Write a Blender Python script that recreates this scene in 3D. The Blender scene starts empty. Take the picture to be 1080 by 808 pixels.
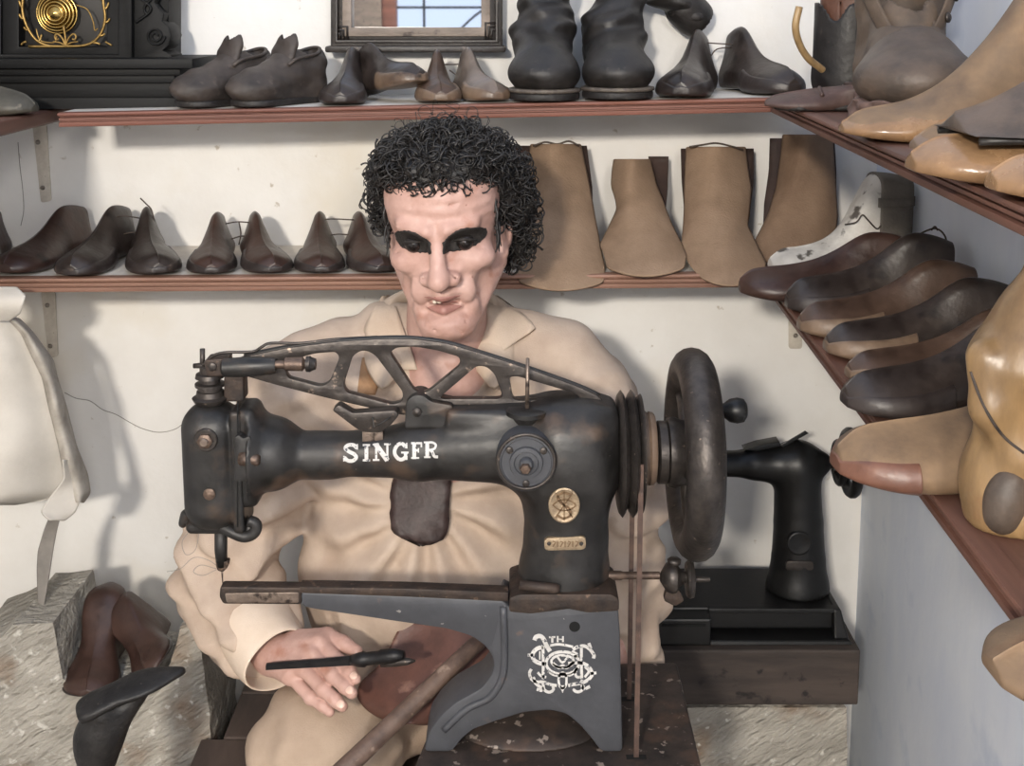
import bpy, bmesh, math, random
import numpy as np
from mathutils import Vector, Matrix, noise
random.seed(7); rng = np.random.default_rng(7)
PI = math.pi
scene = bpy.context.scene
COL = scene.collection

# ---------------------------------------------------------------- camera
F = 1300.0; PX, PY = 540.0, 216.0; TH = math.radians(9.0); EYE = 1.45
cT, sT = math.cos(TH), math.sin(TH)
cam = bpy.data.cameras.new('camera'); cam_o = bpy.data.objects.new('camera', cam); COL.objects.link(cam_o)
cam_o.location = (0, 0, EYE); cam_o.rotation_euler = (PI/2 - TH, 0, 0)
cam.sensor_width = 36.0; cam.lens = F*36.0/1080.0; cam.shift_y = -(404.0-PY)/1080.0; cam.clip_start = 0.05
scene.camera = cam_o

def W(u, v, Y):
    a = (u-PX)/F; b = -(v-PY)/F
    t = Y/(cT + b*sT)
    return np.array([a*t, Y, EYE + t*(-sT + b*cT)])
def onZ(u, v, z):
    a = (u-PX)/F; b = -(v-PY)/F
    t = (z-EYE)/(-sT + b*cT)
    return np.array([a*t, t*(cT+b*sT), z])
def onX(u, v, x):
    a = (u-PX)/F; b = -(v-PY)/F
    t = x/a
    return np.array([x, t*(cT+b*sT), EYE+t*(-sT+b*cT)])
def mpp(v, Y):                       # metres per pixel across, at row v and distance Y
    b = -(v-PY)/F
    return Y/(cT+b*sT)/F

# ---------------------------------------------------------------- mesh helpers
class MB:
    def __init__(s): s.v = []; s.f = []; s.n = 0
    def add(s, v, f):
        v = np.asarray(v, float)
        s.v.append(v); s.f.extend([tuple(int(i)+s.n for i in q) for q in f]); s.n += len(v); return s
    def verts(s): return np.concatenate(s.v) if s.v else np.zeros((0, 3))
def mesh_obj(name, v, f, m, parent=None, origin=None, smooth=True, sub=0, bevel=0, auto=None):
    v = np.asarray(v, float)
    if parent is not None: origin = np.array(parent['_o'])
    elif origin is None:
        lo, hi = v.min(0), v.max(0); origin = np.array([(lo[0]+hi[0])/2, (lo[1]+hi[1])/2, lo[2]])
    me = bpy.data.meshes.new(name)
    me.from_pydata((v-origin).tolist(), [], [tuple(q) for q in f]); me.validate()
    bm = bmesh.new(); bm.from_mesh(me); bmesh.ops.recalc_face_normals(bm, faces=bm.faces); bm.to_mesh(me); bm.free()
    o = bpy.data.objects.new(name, me); COL.objects.link(o)
    if m: me.materials.append(m)
    o['_o'] = [float(x) for x in origin]
    if parent is not None:
        o.parent = parent
    else: o.location = origin.tolist()
    if smooth:
        me.polygons.foreach_set('use_smooth', [True]*len(me.polygons))
    if bevel:
        b = o.modifiers.new('bev', 'BEVEL'); b.width = bevel; b.segments = 2; b.limit_method = 'ANGLE'; b.angle_limit = math.radians(40); b.harden_normals = False
    if sub:
        s = o.modifiers.new('sub', 'SUBSURF'); s.levels = sub; s.render_levels = sub
    if auto is not None:
        bm = bmesh.new(); bm.from_mesh(me)
        for e in bm.edges:
            if len(e.link_faces) == 2 and e.calc_face_angle(0) > math.radians(auto): e.smooth = False
        bm.to_mesh(me); bm.free()
    return o
def build(mb, name, m, parent=None, **k): return mesh_obj(name, mb.verts(), mb.f, m, parent, **k)
def thing(name, label, cat, loc, group=None):
    o = bpy.data.objects.new(name, None); COL.objects.link(o); o.location = [float(x) for x in loc]
    o.empty_display_size = .02; o['_o'] = [float(x) for x in loc]
    o['label'] = label; o['category'] = cat
    if group: o['group'] = group
    return o
def tag(o, label, cat, group=None):
    o['label'] = label; o['category'] = cat
    if group: o['group'] = group
    return o
def loft(rings, cap=True, closed=True):
    n = len(rings[0]); v = np.concatenate([np.asarray(r, float) for r in rings]); f = []
    for i in range(len(rings)-1):
        for j in range(n if closed else n-1):
            k = (j+1) % n
            f.append((i*n+j, i*n+k, (i+1)*n+k, (i+1)*n+j))
    if cap and closed:
        f.append(tuple(range(n-1, -1, -1))); f.append(tuple((len(rings)-1)*n+j for j in range(n)))
    return v, f
def tube(path, rad, n=8, cap=True):
    p = np.asarray(path, float); m = len(p)
    rad = np.full(m, rad, float) if np.isscalar(rad) else np.asarray(rad, float)
    t = np.gradient(p, axis=0); t /= (np.linalg.norm(t, axis=1, keepdims=True)+1e-12)
    a = np.array([0, 0, 1.]) if abs(t[0][2]) < .9 else np.array([1., 0, 0])
    x = np.cross(t[0], a); x /= np.linalg.norm(x); rings = []
    for i in range(m):
        x = x - t[i]*np.dot(x, t[i]); x /= (np.linalg.norm(x)+1e-12); y = np.cross(t[i], x)
        th = np.arange(n)*2*PI/n
        rings.append(p[i] + rad[i]*(np.cos(th)[:, None]*x + np.sin(th)[:, None]*y))
    return loft(rings, cap)
def spline(pts, n=8):
    p = np.asarray(pts, float); q = np.vstack([2*p[0]-p[1], p, 2*p[-1]-p[-2]]); out = []
    for i in range(1, len(q)-2):
        for s in np.linspace(0, 1, n, endpoint=False):
            a, b, c, d = q[i-1], q[i], q[i+1], q[i+2]
            out.append(.5*((2*b)+(-a+c)*s+(2*a-5*b+4*c-d)*s*s+(-a+3*b-3*c+d)*s**3))
    out.append(q[-2]); return np.array(out)
def lathe(o, axis, prof, n=32):
    o = np.asarray(o, float); ax = np.asarray(axis, float); ax /= np.linalg.norm(ax)
    a = np.array([0, 0, 1.]) if abs(ax[2]) < .9 else np.array([1., 0, 0])
    x = np.cross(ax, a); x /= np.linalg.norm(x); y = np.cross(ax, x); th = np.arange(n)*2*PI/n
    return loft([o+ax*h+max(r, 1e-5)*(np.cos(th)[:, None]*x+np.sin(th)[:, None]*y) for r, h in prof])
def box(lo, hi):
    (a, b, c), (d, e, g) = lo, hi
    v = [(a,b,c),(d,b,c),(d,e,c),(a,e,c),(a,b,g),(d,b,g),(d,e,g),(a,e,g)]
    return np.array(v, float), [(0,3,2,1),(4,5,6,7),(0,1,5,4),(1,2,6,5),(2,3,7,6),(3,0,4,7)]
def hexa(b4, t4):
    return np.array(list(b4)+list(t4), float), [(3,2,1,0),(4,5,6,7),(0,1,5,4),(1,2,6,5),(2,3,7,6),(3,0,4,7)]
def ext(outline, Y, d, holes=(), bev=0.0):
    """plate: a pixel outline at distance Y, given its real thickness d straight back."""
    cu = bpy.data.curves.new('tmp', 'CURVE'); cu.dimensions = '2D'; cu.fill_mode = 'BOTH'
    cu.extrude = max(d/2-bev, 1e-5); cu.bevel_depth = bev; cu.bevel_resolution = 1; cu.offset = -bev
    for ol in [outline]+list(holes):
        pts = [W(u, v, Y) for u, v in ol]
        s = cu.splines.new('POLY'); s.points.add(len(pts)-1); s.use_cyclic_u = True
        for k, p in enumerate(pts): s.points[k].co = (p[0], p[2], 0, 1)
    o = bpy.data.objects.new('tmp', cu); COL.objects.link(o)
    me = bpy.data.meshes.new_from_object(o.evaluated_get(bpy.context.evaluated_depsgraph_get()))
    bm = bmesh.new(); bm.from_mesh(me); bmesh.ops.remove_doubles(bm, verts=bm.verts, dist=1e-6)
    bm.verts.index_update()
    v = np.array([(q.co.x, Y+d/2-q.co.z, q.co.y) for q in bm.verts]); f = [tuple(q.index for q in fa.verts) for fa in bm.faces]
    bm.free(); bpy.data.objects.remove(o); bpy.data.curves.remove(cu); bpy.data.meshes.remove(me)
    return v, f
def rounded(poly, r=6, n=4):
    p = np.asarray(poly, float); out = []
    for i in range(len(p)):
        a, b, c = p[i-1], p[i], p[(i+1) % len(p)]
        da, dc = a-b, c-b; la, lc = np.linalg.norm(da), np.linalg.norm(dc)
        k = min(r, la*.45, lc*.45); s = b+da/la*k; e = b+dc/lc*k
        for t in np.linspace(0, 1, n): out.append((1-t)**2*s+2*t*(1-t)*b+t*t*e)
    return out
def ribbon(path, w, Y, d):
    """thin raised stroke of pixel width w along a pixel path at distance Y."""
    p = np.asarray(path, float); w = np.full(len(p), w, float) if np.isscalar(w) else np.asarray(w, float)
    t = np.gradient(p, axis=0); t /= (np.linalg.norm(t, axis=1, keepdims=True)+1e-9); nn = np.stack([-t[:, 1], t[:, 0]], 1)
    rings = []
    for i in range(len(p)):
        a = p[i]+nn[i]*w[i]/2; b = p[i]-nn[i]*w[i]/2
        A, B = W(a[0], a[1], Y), W(b[0], b[1], Y); D = np.array([0, d, 0])
        rings.append([A, B, B+D, A+D])
    return loft(rings)

# ---------------------------------------------------------------- implicit solids
def ell(c, r, R=None):
    c = np.asarray(c, float); r = np.asarray(r, float)*np.ones(3)
    def f(P):
        q = P-c
        if R is not None: q = q@R
        k0 = np.linalg.norm(q/r, axis=1); k1 = np.linalg.norm(q/(r*r), axis=1)+1e-9
        return k0*(k0-1)/k1
    return f
def cap(a, b, ra, rb=None):
    a = np.asarray(a, float); b = np.asarray(b, float); rb = ra if rb is None else rb; ab = b-a; L = ab@ab+1e-12
    def f(P):
        t = np.clip(((P-a)@ab)/L, 0, 1)
        return np.linalg.norm(P-a-t[:, None]*ab, axis=1)-(ra+(rb-ra)*t)
    return f
def rbox(c, h, r=0.0, R=None):
    c = np.asarray(c, float); h = np.asarray(h, float)
    def f(P):
        q = P-c
        if R is not None: q = q@R
        q = np.abs(q)-(h-r)
        return np.linalg.norm(np.maximum(q, 0), axis=1)+np.minimum(q.max(1), 0)-r
    return f
def smin(a, b, k):
    h = np.maximum(k-np.abs(a-b), 0)/k
    return np.minimum(a, b)-h*h*k*.25
def U(k, *fs):
    def f(P):
        d = fs[0](P)
        for g in fs[1:]: d = smin(d, g(P), k)
        return d
    return f
def S(k, f0, *fs):
    def f(P):
        d = f0(P)
        for g in fs: d = -smin(-d, g(P), k)
        return d
    return f
def chain(pts, rad, k=.01):
    return U(k, *[cap(pts[i], pts[i+1], rad[i], rad[i+1]) for i in range(len(pts)-1)])
def nets(f, lo, hi, h, B=16):
    lo = np.asarray(lo, float); hi = np.asarray(hi, float)
    n = np.ceil((hi-lo)/h/B).astype(int)*B+1
    nb = (n-1)//B
    ctr = np.stack(np.meshgrid(*[(np.arange(k)+.5)*B for k in nb], indexing='ij'), -1).reshape(-1, 3)
    dc = f(lo+ctr*h); D = np.empty(n, np.float32)
    bi = np.stack(np.meshgrid(*[np.arange(k) for k in nb], indexing='ij'), -1).reshape(-1, 3)
    g = np.stack(np.meshgrid(*[np.arange(B+1)]*3, indexing='ij'), -1).reshape(-1, 3)
    lim = B*h*.87*1.5+.006
    act = []
    for b, d in zip(bi, dc):
        s = tuple(slice(x*B, x*B+B+1) for x in b)
        if abs(d) > lim: D[s] = d
        else: act.append(b)
    for b in act:
        s = tuple(slice(x*B, x*B+B+1) for x in b)
        D[s] = f(lo+(g+b*B)*h).reshape(B+1, B+1, B+1)
    # surface nets
    sg = D < 0
    c = [(i, j, k) for i in (0, 1) for j in (0, 1) for k in (0, 1)]
    sl = lambda o: tuple(slice(o[a], n[a]-1+o[a]) for a in range(3))
    cnt = sum(sg[sl(o)].astype(np.int8) for o in c)
    ac = np.argwhere((cnt > 0) & (cnt < 8))
    idx = -np.ones(n-1, int); idx[tuple(ac.T)] = np.arange(len(ac))
    acc = np.zeros((len(ac), 3)); num = np.zeros(len(ac))
    for a in c:
        for ax in range(3):
            if a[ax] == 0:
                b = list(a); b[ax] = 1
                da = D[tuple((ac+a).T)]; db = D[tuple((ac+b).T)]
                m = (da < 0) != (db < 0)
                t = np.where(m, da/np.where(m, da-db, 1), 0)
                p = np.tile(np.array(a, float), (len(ac), 1)); p[:, ax] += t
                acc += p*m[:, None]; num += m
    V = lo+(ac+acc/num[:, None])*h
    faces = []
    for ax in range(3):
        o1, o2 = [x for x in range(3) if x != ax]
        s0 = [slice(None)]*3; s1 = [slice(None)]*3; s0[ax] = slice(0, -1); s1[ax] = slice(1, None)
        e = np.argwhere(sg[tuple(s0)] != sg[tuple(s1)])
        e = e[(e[:, o1] > 0) & (e[:, o2] > 0) & (e[:, o1] < n[o1]-1) & (e[:, o2] < n[o2]-1)]
        if not len(e): continue
        q = []
        for d1, d2 in ((1, 1), (0, 1), (0, 0), (1, 0)):
            x = e.copy(); x[:, o1] -= d1; x[:, o2] -= d2; q.append(idx[tuple(x.T)])
        faces.append(np.stack(q, 1))
    return V, np.concatenate(faces).tolist()
def rot(rx=0, ry=0, rz=0): return np.array(Matrix.Rotation(rz, 3, 'Z')@Matrix.Rotation(ry, 3, 'Y')@Matrix.Rotation(rx, 3, 'X'))

# ---------------------------------------------------------------- materials
def lin(h):
    h = h.lstrip('#'); r = []
    for i in (0, 2, 4):
        c = int(h[i:i+2], 16)/255.; r.append(c/12.92 if c <= .04045 else ((c+.055)/1.055)**2.4)
    return (*r, 1.0)
def mat(name, c1, c2=None, scale=25, rough=.6, metal=0, bump=.25, bscale=None, stretch=(1, 1, 1), rotm=(0, 0, 0), bdist=.002, speck=None, spec=.5, wave=None, rough2=None, dist=0.0, contrast=(.35, .65), coat=0):
    m = bpy.data.materials.new(name); m.use_nodes = True; nt = m.node_tree; N = nt.nodes; L = nt.links
    bs = N['Principled BSDF']; bs.inputs['Roughness'].default_value = rough; bs.inputs['Metallic'].default_value = metal
    bs.inputs['Specular IOR Level'].default_value = spec
    if coat: bs.inputs['Coat Weight'].default_value = coat; bs.inputs['Coat Roughness'].default_value = .15
    tc = N.new('ShaderNodeTexCoord'); mp = N.new('ShaderNodeMapping'); mp.inputs['Scale'].default_value = stretch; mp.inputs['Rotation'].default_value = rotm
    if any(rotm): mp.vector_type = 'TEXTURE'
    L.new(tc.outputs['Object'], mp.inputs['Vector'])
    no = N.new('ShaderNodeTexNoise'); no.inputs['Scale'].default_value = scale; no.inputs['Detail'].default_value = 7; no.inputs['Roughness'].default_value = .62; no.inputs['Distortion'].default_value = dist
    L.new(mp.outputs['Vector'], no.inputs['Vector'])
    col = None
    rp = N.new('ShaderNodeValToRGB'); rp.color_ramp.elements[0].position = contrast[0]; rp.color_ramp.elements[1].position = contrast[1]
    rp.color_ramp.elements[0].color = lin(c1); rp.color_ramp.elements[1].color = lin(c2 or c1)
    L.new(no.outputs['Fac'], rp.inputs['Fac']); col = rp.outputs['Color']
    for sp in (speck or []):
        sc, sscale, lo, hi = sp[:4]
        n2 = N.new('ShaderNodeTexNoise'); n2.inputs['Scale'].default_value = sscale; n2.inputs['Detail'].default_value = 5
        mp2 = N.new('ShaderNodeMapping'); mp2.inputs['Location'].default_value = (sscale*.13, .7, 1.9)
        L.new(tc.outputs['Object'], mp2.inputs['Vector']); L.new(mp2.outputs['Vector'], n2.inputs['Vector'])
        mr = N.new('ShaderNodeMapRange'); mr.inputs['From Min'].default_value = lo; mr.inputs['From Max'].default_value = hi
        L.new(n2.outputs['Fac'], mr.inputs['Value'])
        mx = N.new('ShaderNodeMix'); mx.data_type = 'RGBA'; L.new(mr.outputs['Result'], mx.inputs['Factor'])
        L.new(col, mx.inputs['A']); mx.inputs['B'].default_value = lin(sc); col = mx.outputs['Result']
    L.new(col, bs.inputs['Base Color'])
    if rough2 is not None:
        r2 = N.new('ShaderNodeMapRange'); r2.inputs['From Min'].default_value = .3; r2.inputs['From Max'].default_value = .7
        r2.inputs['To Min'].default_value = rough; r2.inputs['To Max'].default_value = rough2
        L.new(no.outputs['Fac'], r2.inputs['Value']); L.new(r2.outputs['Result'], bs.inputs['Roughness'])
    if bump:
        nb = N.new('ShaderNodeTexNoise'); nb.inputs['Scale'].default_value = bscale or scale*4; nb.inputs['Detail'].default_value = 6
        L.new(mp.outputs['Vector'], nb.inputs['Vector'])
        bp = N.new('ShaderNodeBump'); bp.inputs['Strength'].default_value = bump; bp.inputs['Distance'].default_value = bdist
        L.new(nb.outputs['Fac'], bp.inputs['Height']); L.new(bp.outputs['Normal'], bs.inputs['Normal'])
    return m
M = {}
M['wall'] = mat('white plaster', '#E2DFDA', '#EAE8E4', 6, .9, bump=.35, bscale=60, speck=[('#BDB4A6', 45, .70, .76), ('#DCD3C2', 3, .55, .75)])
M['wallshade'] = mat('white plaster in bluish shade', '#D2D9E6', '#E0E5EC', 5, .9, bump=.3, bscale=50, stretch=(1, 1, .5), speck=[('#C0CADB', 9, .58, .75)])  # bluish shade of the side wall is put into its plaster colour
M['floor'] = mat('stone floor', '#6B6259', '#857B70', 12, .9)
M['shelf'] = mat('reddish brown shelf wood', '#5E3B31', '#7F5345', 30, .55, bump=.3, stretch=(.06, 1.2, 1.2), bscale=90)
M['shelf2'] = mat('light brown shelf wood', '#6E4F41', '#997462', 30, .6, bump=.3, stretch=(.06, 1.2, 1.2), bscale=90)
M['shelfr'] = mat('dark brown shelf wood', '#4A3128', '#6A483B', 30, .55, bump=.3, stretch=(1.2, .06, 1.2), bscale=90)
M['bracket'] = mat('cream painted bracket', '#B9B0A3', '#CDC5B8', 60, .6, speck=[('#7A6F62', 120, .68, .72)])
M['screw'] = mat('steel screw', '#6E675F', '#948D84', 200, .4, .8)
M['iron'] = mat('black japanned iron', '#1A1918', '#302E2D', 30, .36, .2, bump=.25, bscale=90, rough2=.58, speck=[('#4A3C32', 24, .57, .72), ('#7A7068', 160, .74, .78)])
M['irongrey'] = mat('grey blue painted iron', '#3B3C40', '#47484C', 22, .5, .1, bump=.2, bscale=90, speck=[('#5E5049', 40, .68, .78), ('#8E8A86', 130, .74, .77)])
M['rust'] = mat('worn rusty iron', '#2A2523', '#453830', 45, .6, .4, bump=.5, bscale=160, speck=[('#7A6353', 90, .62, .74)])
M['steel'] = mat('worn dark steel', '#35312F', '#4B4541', 60, .42, .6, bump=.3, bscale=160, speck=[('#8B7B6E', 120, .66, .74)])
M['bare'] = mat('bare worn metal', '#6F6259', '#8F8074', 70, .4, .7, bump=.4, bscale=200, speck=[('#3A322E', 80, .55, .66)])
M['copper'] = mat('brownish bare bolt', '#4E413A', '#6E5C50', 90, .45, .6, bump=.3)
M['brass'] = mat('dull brass badge', '#8A7862', '#AA977D', 150, .45, .5, bump=.5, bscale=350)
M['brassm'] = mat('dull brass relief', '#6B5540', '#7E664C', 150, .5, .5)
M['table'] = mat('rusty iron table', '#2E2927', '#453B36', 30, .6, .3, bump=.6, bscale=70, speck=[('#8E8279', 70, .63, .66), ('#5B473B', 25, .55, .75)])
M['decal'] = mat('worn silver decal', '#B5B2AE', '#C8C5C1', 60, .55, bump=0, speck=[('#4A4C52', 260, .60, .63)])
M['black'] = mat('soft black iron', '#0E0E0F', '#171717', 40, .42, .15, bump=.08, speck=[('#3A3633', 150, .73, .78)])
M['hole'] = mat('dark hole', '#050505', None, 10, .9, bump=0)
M['woodblock'] = mat('old dark timber', '#2A2421', '#453B35', 22, .75, bump=.6, stretch=(.25, 1, 1.3), bscale=70, speck=[('#1A1513', 30, .6, .66)])
M['stone'] = mat('chiselled grey stone', '#8F8A80', '#B3ADA2', 14, .85, bump=1, bscale=110, rotm=(0, -.62, 0), stretch=(2.6, 1, .8), bdist=.010, speck=[('#7C6550', 10, .58, .75), ('#C9C5BC', 70, .62, .72)])
M['skin'] = mat('painted pinkish skin', '#B08A7D', '#C29E92', 28, .5, bump=.4, bscale=110, speck=[('#A87867', 38, .6, .75), ('#8F6154', 120, .72, .78)])
M['skinnail'] = mat('pale fingernail', '#D8B5A3', '#DFC0B0', 50, .35, bump=0)
M['lip'] = mat('brownish lips', '#94665D', '#A67A70', 60, .5, bump=.2)
M['brow'] = mat('black painted brow', '#17130F', '#292320', 140, .7, bump=.6, bscale=260)
M['eye'] = mat('dark eye', '#120F0E', '#241E1C', 120, .2, bump=0)
M['tooth'] = mat('teeth', '#CFC3B2', None, 50, .4, bump=0)
M['hair'] = mat('black curly hair', '#141211', '#262220', 90, .5, bump=.3, bscale=400)
M['shirt'] = mat('beige cotton shirt', '#AF9B8A', '#BFAC9B', 14, .85, bump=.3, bscale=700, speck=[('#9C8674', 9, .55, .8)])
M['collar'] = mat('pale cotton collar', '#BBA692', '#C9B6A3', 14, .85, bump=.3, bscale=700)
M['cuff'] = mat('pale shirt cuff', '#CDB9A5', '#DAC8B6', 14, .85, bump=.3, bscale=700)
M['trouser'] = mat('tan trousers', '#A38E7B', '#B29D89', 14, .9, bump=.3, bscale=500, speck=[('#8F765F', 14, .6, .8)])
M['pouch'] = mat('very dark brown leather', '#2A1E1C', '#3A2A27', 40, .55, bump=.4)
M['apron'] = mat('reddish brown leather', '#4E332B', '#6B483D', 18, .5, bump=.4, bscale=80, speck=[('#8B6A5C', 30, .62, .74)])
M['patch'] = mat('brown cloth patch', '#8C6A4C', '#A98462', 50, .8)
M['stick'] = mat('worn brown stick', '#4A3A33', '#6B574C', 40, .65, bump=.6, bscale=90, stretch=(1, 1, 1), speck=[('#8E7A6C', 60, .62, .7)])
M['tan'] = mat('tan suede leather', '#7E6752', '#98806A', 11, .85, bump=.5, bscale=350, speck=[('#6B523C', 9, .58, .78)])
M['tan2'] = mat('brown suede leather', '#6E5846', '#876F5A', 11, .85, bump=.5, bscale=350, speck=[('#5C4634', 9, .58, .78)])
M['tandark'] = mat('dark brown leather back', '#30231F', '#40302A', 25, .7)
def woodlast(n, a, b, **k):
    d = dict(scale=26, rough=.28, rough2=.52, bump=.45, bscale=70, spec=.5, contrast=(.3, .7)); d.update(k); return mat(n, a, b, **d)
M['last_dark'] = woodlast('dark oiled last wood', '#1F1917', '#3B322D', speck=[('#171211', 26, .6, .72)])
M['last_red'] = woodlast('reddish dark last wood', '#2A1C18', '#47322A', speck=[('#1C1412', 24, .6, .72)])
M['last_brown'] = woodlast('brown last wood', '#33261F', '#513E32', speck=[('#241A16', 22, .56, .7)])
M['last_pad'] = woodlast('blackish leather pad', '#211C1B', '#38302D', bump=.5, speck=[('#6B5C50', 40, .64, .76)])
M['last_padl'] = woodlast('worn leather pad', '#4A3B31', '#7A6552', bump=.5, speck=[('#211A18', 40, .58, .7)])
M['last_grey'] = woodlast('greyish worn last wood', '#4C423B', '#776A60', speck=[('#2A2220', 30, .58, .7)])
M['tree'] = woodlast('golden boot tree wood', '#614C34', '#967953', stretch=(1, 1, .35), rough=.32, speck=[('#6B4526', 16, .6, .75), ('#3E2A1C', 90, .74, .78)])
M['treedull'] = woodlast('dull golden wood', '#594838', '#80684F', rough=.6, rough2=.75, speck=[('#5F4129', 16, .58, .75)])
M['treetoe'] = woodlast('shiny honey wood', '#664E39', '#8E6F50', rough=.18, rough2=.3, speck=[('#6E452A', 20, .6, .75)])
M['treeold'] = woodlast('brown grey tree wood', '#5C4C40', '#7C6858', rough=.5, speck=[('#4A382C', 20, .58, .75)])
M['treered'] = woodlast('reddish worn wood', '#4A3028', '#75503F', rough=.3, speck=[('#3E2620', 16, .58, .7)])
M['greyleather'] = mat('grey worn leather', '#3E352E', '#584A3F', 30, .55, bump=.4, bscale=120)
M['blackleather'] = mat('black boot leather', '#171513', '#292523', 30, .4, bump=.35, bscale=120, rough2=.6, speck=[('#4A433C', 60, .66, .76)])
M['boot'] = mat('dusty brown black leather', '#2B2522', '#463D37', 22, .6, bump=.5, bscale=100, speck=[('#6E6157', 30, .62, .78)])
M['sole'] = mat('dark boot sole', '#151312', '#2A2624', 40, .6, bump=.5, speck=[('#5A4F47', 60, .66, .74)])
M['welt'] = mat('worn boot welt', '#3A3430', '#6B6259', 60, .6, bump=.4)
M['oldboot'] = mat('grey brown old leather', '#463B32', '#5F5042', 24, .7, bump=.35, bscale=110, speck=[('#2A2420', 20, .6, .75)])
M['oldsole'] = mat('crumbling reddish sole', '#4A3A34', '#6B544C', 60, .8, bump=1, bscale=90, speck=[('#9A8072', 90, .66, .72)])
M['shoe'] = mat('dull brown shoe leather', '#3C2D28', '#54403A', 30, .55, bump=.35)
M['redleather'] = mat('reddish brown boot leather', '#4E3328', '#6B4838', 30, .55, bump=.4)
M['white'] = mat('flaking white paint', '#B8B4AE', '#D5D2CC', 20, .6, bump=.6, bscale=70, speck=[('#55504B', 48, .60, .68), ('#8F8A84', 14, .52, .7)])
M['greyfabric'] = mat('grey canvas', '#5A544E', '#6E6860', 30, .85, bump=.4, bscale=300)
M['horn'] = mat('yellowish horn', '#7A6242', '#A68B62', 40, .4, bump=.3, stretch=(1, 1, .3))
M['wire'] = mat('rusty wire', '#3A322E', '#54483F', 100, .5, .5, bump=0)
M['clock'] = mat('ebonised clock wood', '#0A0A0A', '#121212', 30, .55, spec=.2, bump=.15, stretch=(.2, 1, 1))
M['clockin'] = mat('dark clock interior', '#14120F', '#211D18', 20, .5, bump=.1)
M['gilt'] = mat('gilt brass', '#80673A', '#A0834E', 80, .42, .85, bump=.2)
M['gong'] = mat('polished brass', '#9A7D45', '#C4A766', 40, .2, .95, bump=.05)
M['frame'] = mat('dark mirror frame', '#1E1A18', '#332C28', 40, .45, bump=.3, speck=[('#5C5048', 90, .66, .74)])
M['framein'] = mat('worn greyish frame slip', '#6E6258', '#8E8074', 40, .55, bump=.4, stretch=(.4, 1, 1), speck=[('#463C36', 60, .6, .7)])
M['shelftop'] = mat('pale painted shelf board', '#CFC8BE', '#DCD6CD', 30, .7, bump=.2)
M['oldwood'] = woodlast('grey green old wood', '#2E2C26', '#4A463D', rough=.5, speck=[('#8A8271', 30, .62, .75)])
M['hide'] = mat('pale grey hide', '#B9B3AA', '#CBC5BB', 8, .75, bump=.2, bscale=200, speck=[('#A29A90', 6, .58, .8)])
M['hideedge'] = mat('worn hide edge', '#8E877D', '#B5AEA3', 22, .8, bump=.3)
M['strip'] = mat('grey leather strip', '#77726C', '#8B857E', 30, .7)
M['ironlast'] = mat('dark cast iron last', '#1C1B1B', '#2E2C2B', 50, .5, .35, bump=.6, bscale=140, speck=[('#5A534D', 110, .68, .74)])
M['blackhandle'] = mat('black tool', '#121112', '#201F20', 60, .45, .3, bump=.2)
M['thread'] = mat('grey thread', '#8C867E', None, 50, .8, bump=0)
M['belt'] = mat('leather drive belt', '#3A2C27', '#5A453B', 60, .6, bump=.3)
M['bench'] = mat('grey brown bench wood', '#3A302B', '#564841', 20, .75, bump=.5, stretch=(1, .2, 1))
mm = bpy.data.materials.new('mirror glass'); mm.use_nodes = True
b_ = mm.node_tree.nodes['Principled BSDF']; b_.inputs['Metallic'].default_value = 1; b_.inputs['Roughness'].default_value = .02; b_.inputs['Base Color'].default_value = (.95, .95, .94, 1)
M['mirror'] = mm
# ================================================================ the room
BW = 1.93
XR0 = W(907, 560, BW)[0]; WALLK = .027
def xr(y): return XR0 + WALLK*(y-BW)
XL = -.86
def struct(name, v, f, m):
    o = mesh_obj(name, v, f, m, smooth=False); o['kind'] = 'structure'; return o
struct('floor', *box((-1.0, -2.2, -.05), (1.0, BW+.1, 0)), M['floor'])
struct('wall_back', *box((-1.0, BW, 0), (1.0, BW+.1, 2.3)), M['wall'])
struct('wall_right', *hexa([(xr(-2), -2, 0), (xr(-2)+.1, -2, 0), (xr(BW)+.1, BW, 0), (xr(BW), BW, 0)], [(xr(-2), -2, 2.3), (xr(-2)+.1, -2, 2.3), (xr(BW)+.1, BW, 2.3), (xr(BW), BW, 2.3)]), M['wallshade'])
struct('wall_left', *box((XL-.1, -2, 0), (XL, BW, 2.3)), M['wall'])

# ---------------------------------------------------------------- shelves
def lin_z(p, q): return lambda x: p[2]+(q[2]-p[2])*(x-p[0])/(q[0]-p[0])
SY = 1.70
zU = lin_z(W(50, 119, SY), W(815, 103, SY)); zUb = lin_z(W(50, 134, SY), W(815, 118, SY))
zL = lin_z(W(0, 293, SY), W(740, 288, SY)); zLb = lin_z(W(0, 308, SY), W(740, 303, SY))
PROF = [(.012, 0), (-.003, 0), (-.004, .08), (-.004, .30), (.001, .34), (.001, .42), (-.003, .46), (-.003, .60), (.001, .64), (.001, .70), (-.006, .75), (-.007, .85), (-.006, .97), (-.003, 1), (.012, 1)]
def back_shelf(x0, x1, zt, zb, m, label):
    t = thing('shelf', label, 'shelf', ((x0+x1)/2, 1.8, zb((x0+x1)/2)))
    mesh_obj('shelf_board', *hexa([(x0, SY+.011, zb(x0)), (x1, SY+.011, zb(x1)), (x1, BW, zb(x1)), (x0, BW, zb(x0))], [(x0, SY+.011, zt(x0)), (x1, SY+.011, zt(x1)), (x1, BW, zt(x1)), (x0, BW, zt(x0))]), M['shelftop'], t, smooth=False, bevel=.0008)
    rings = [[(x, SY+y, zb(x)+(zt(x)-zb(x))*z) for y, z in PROF] for x in np.linspace(x0, x1, 12)]
    mesh_obj('edge_moulding', *loft(rings), m, t, auto=35)
    return t
xa = -.625
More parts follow.
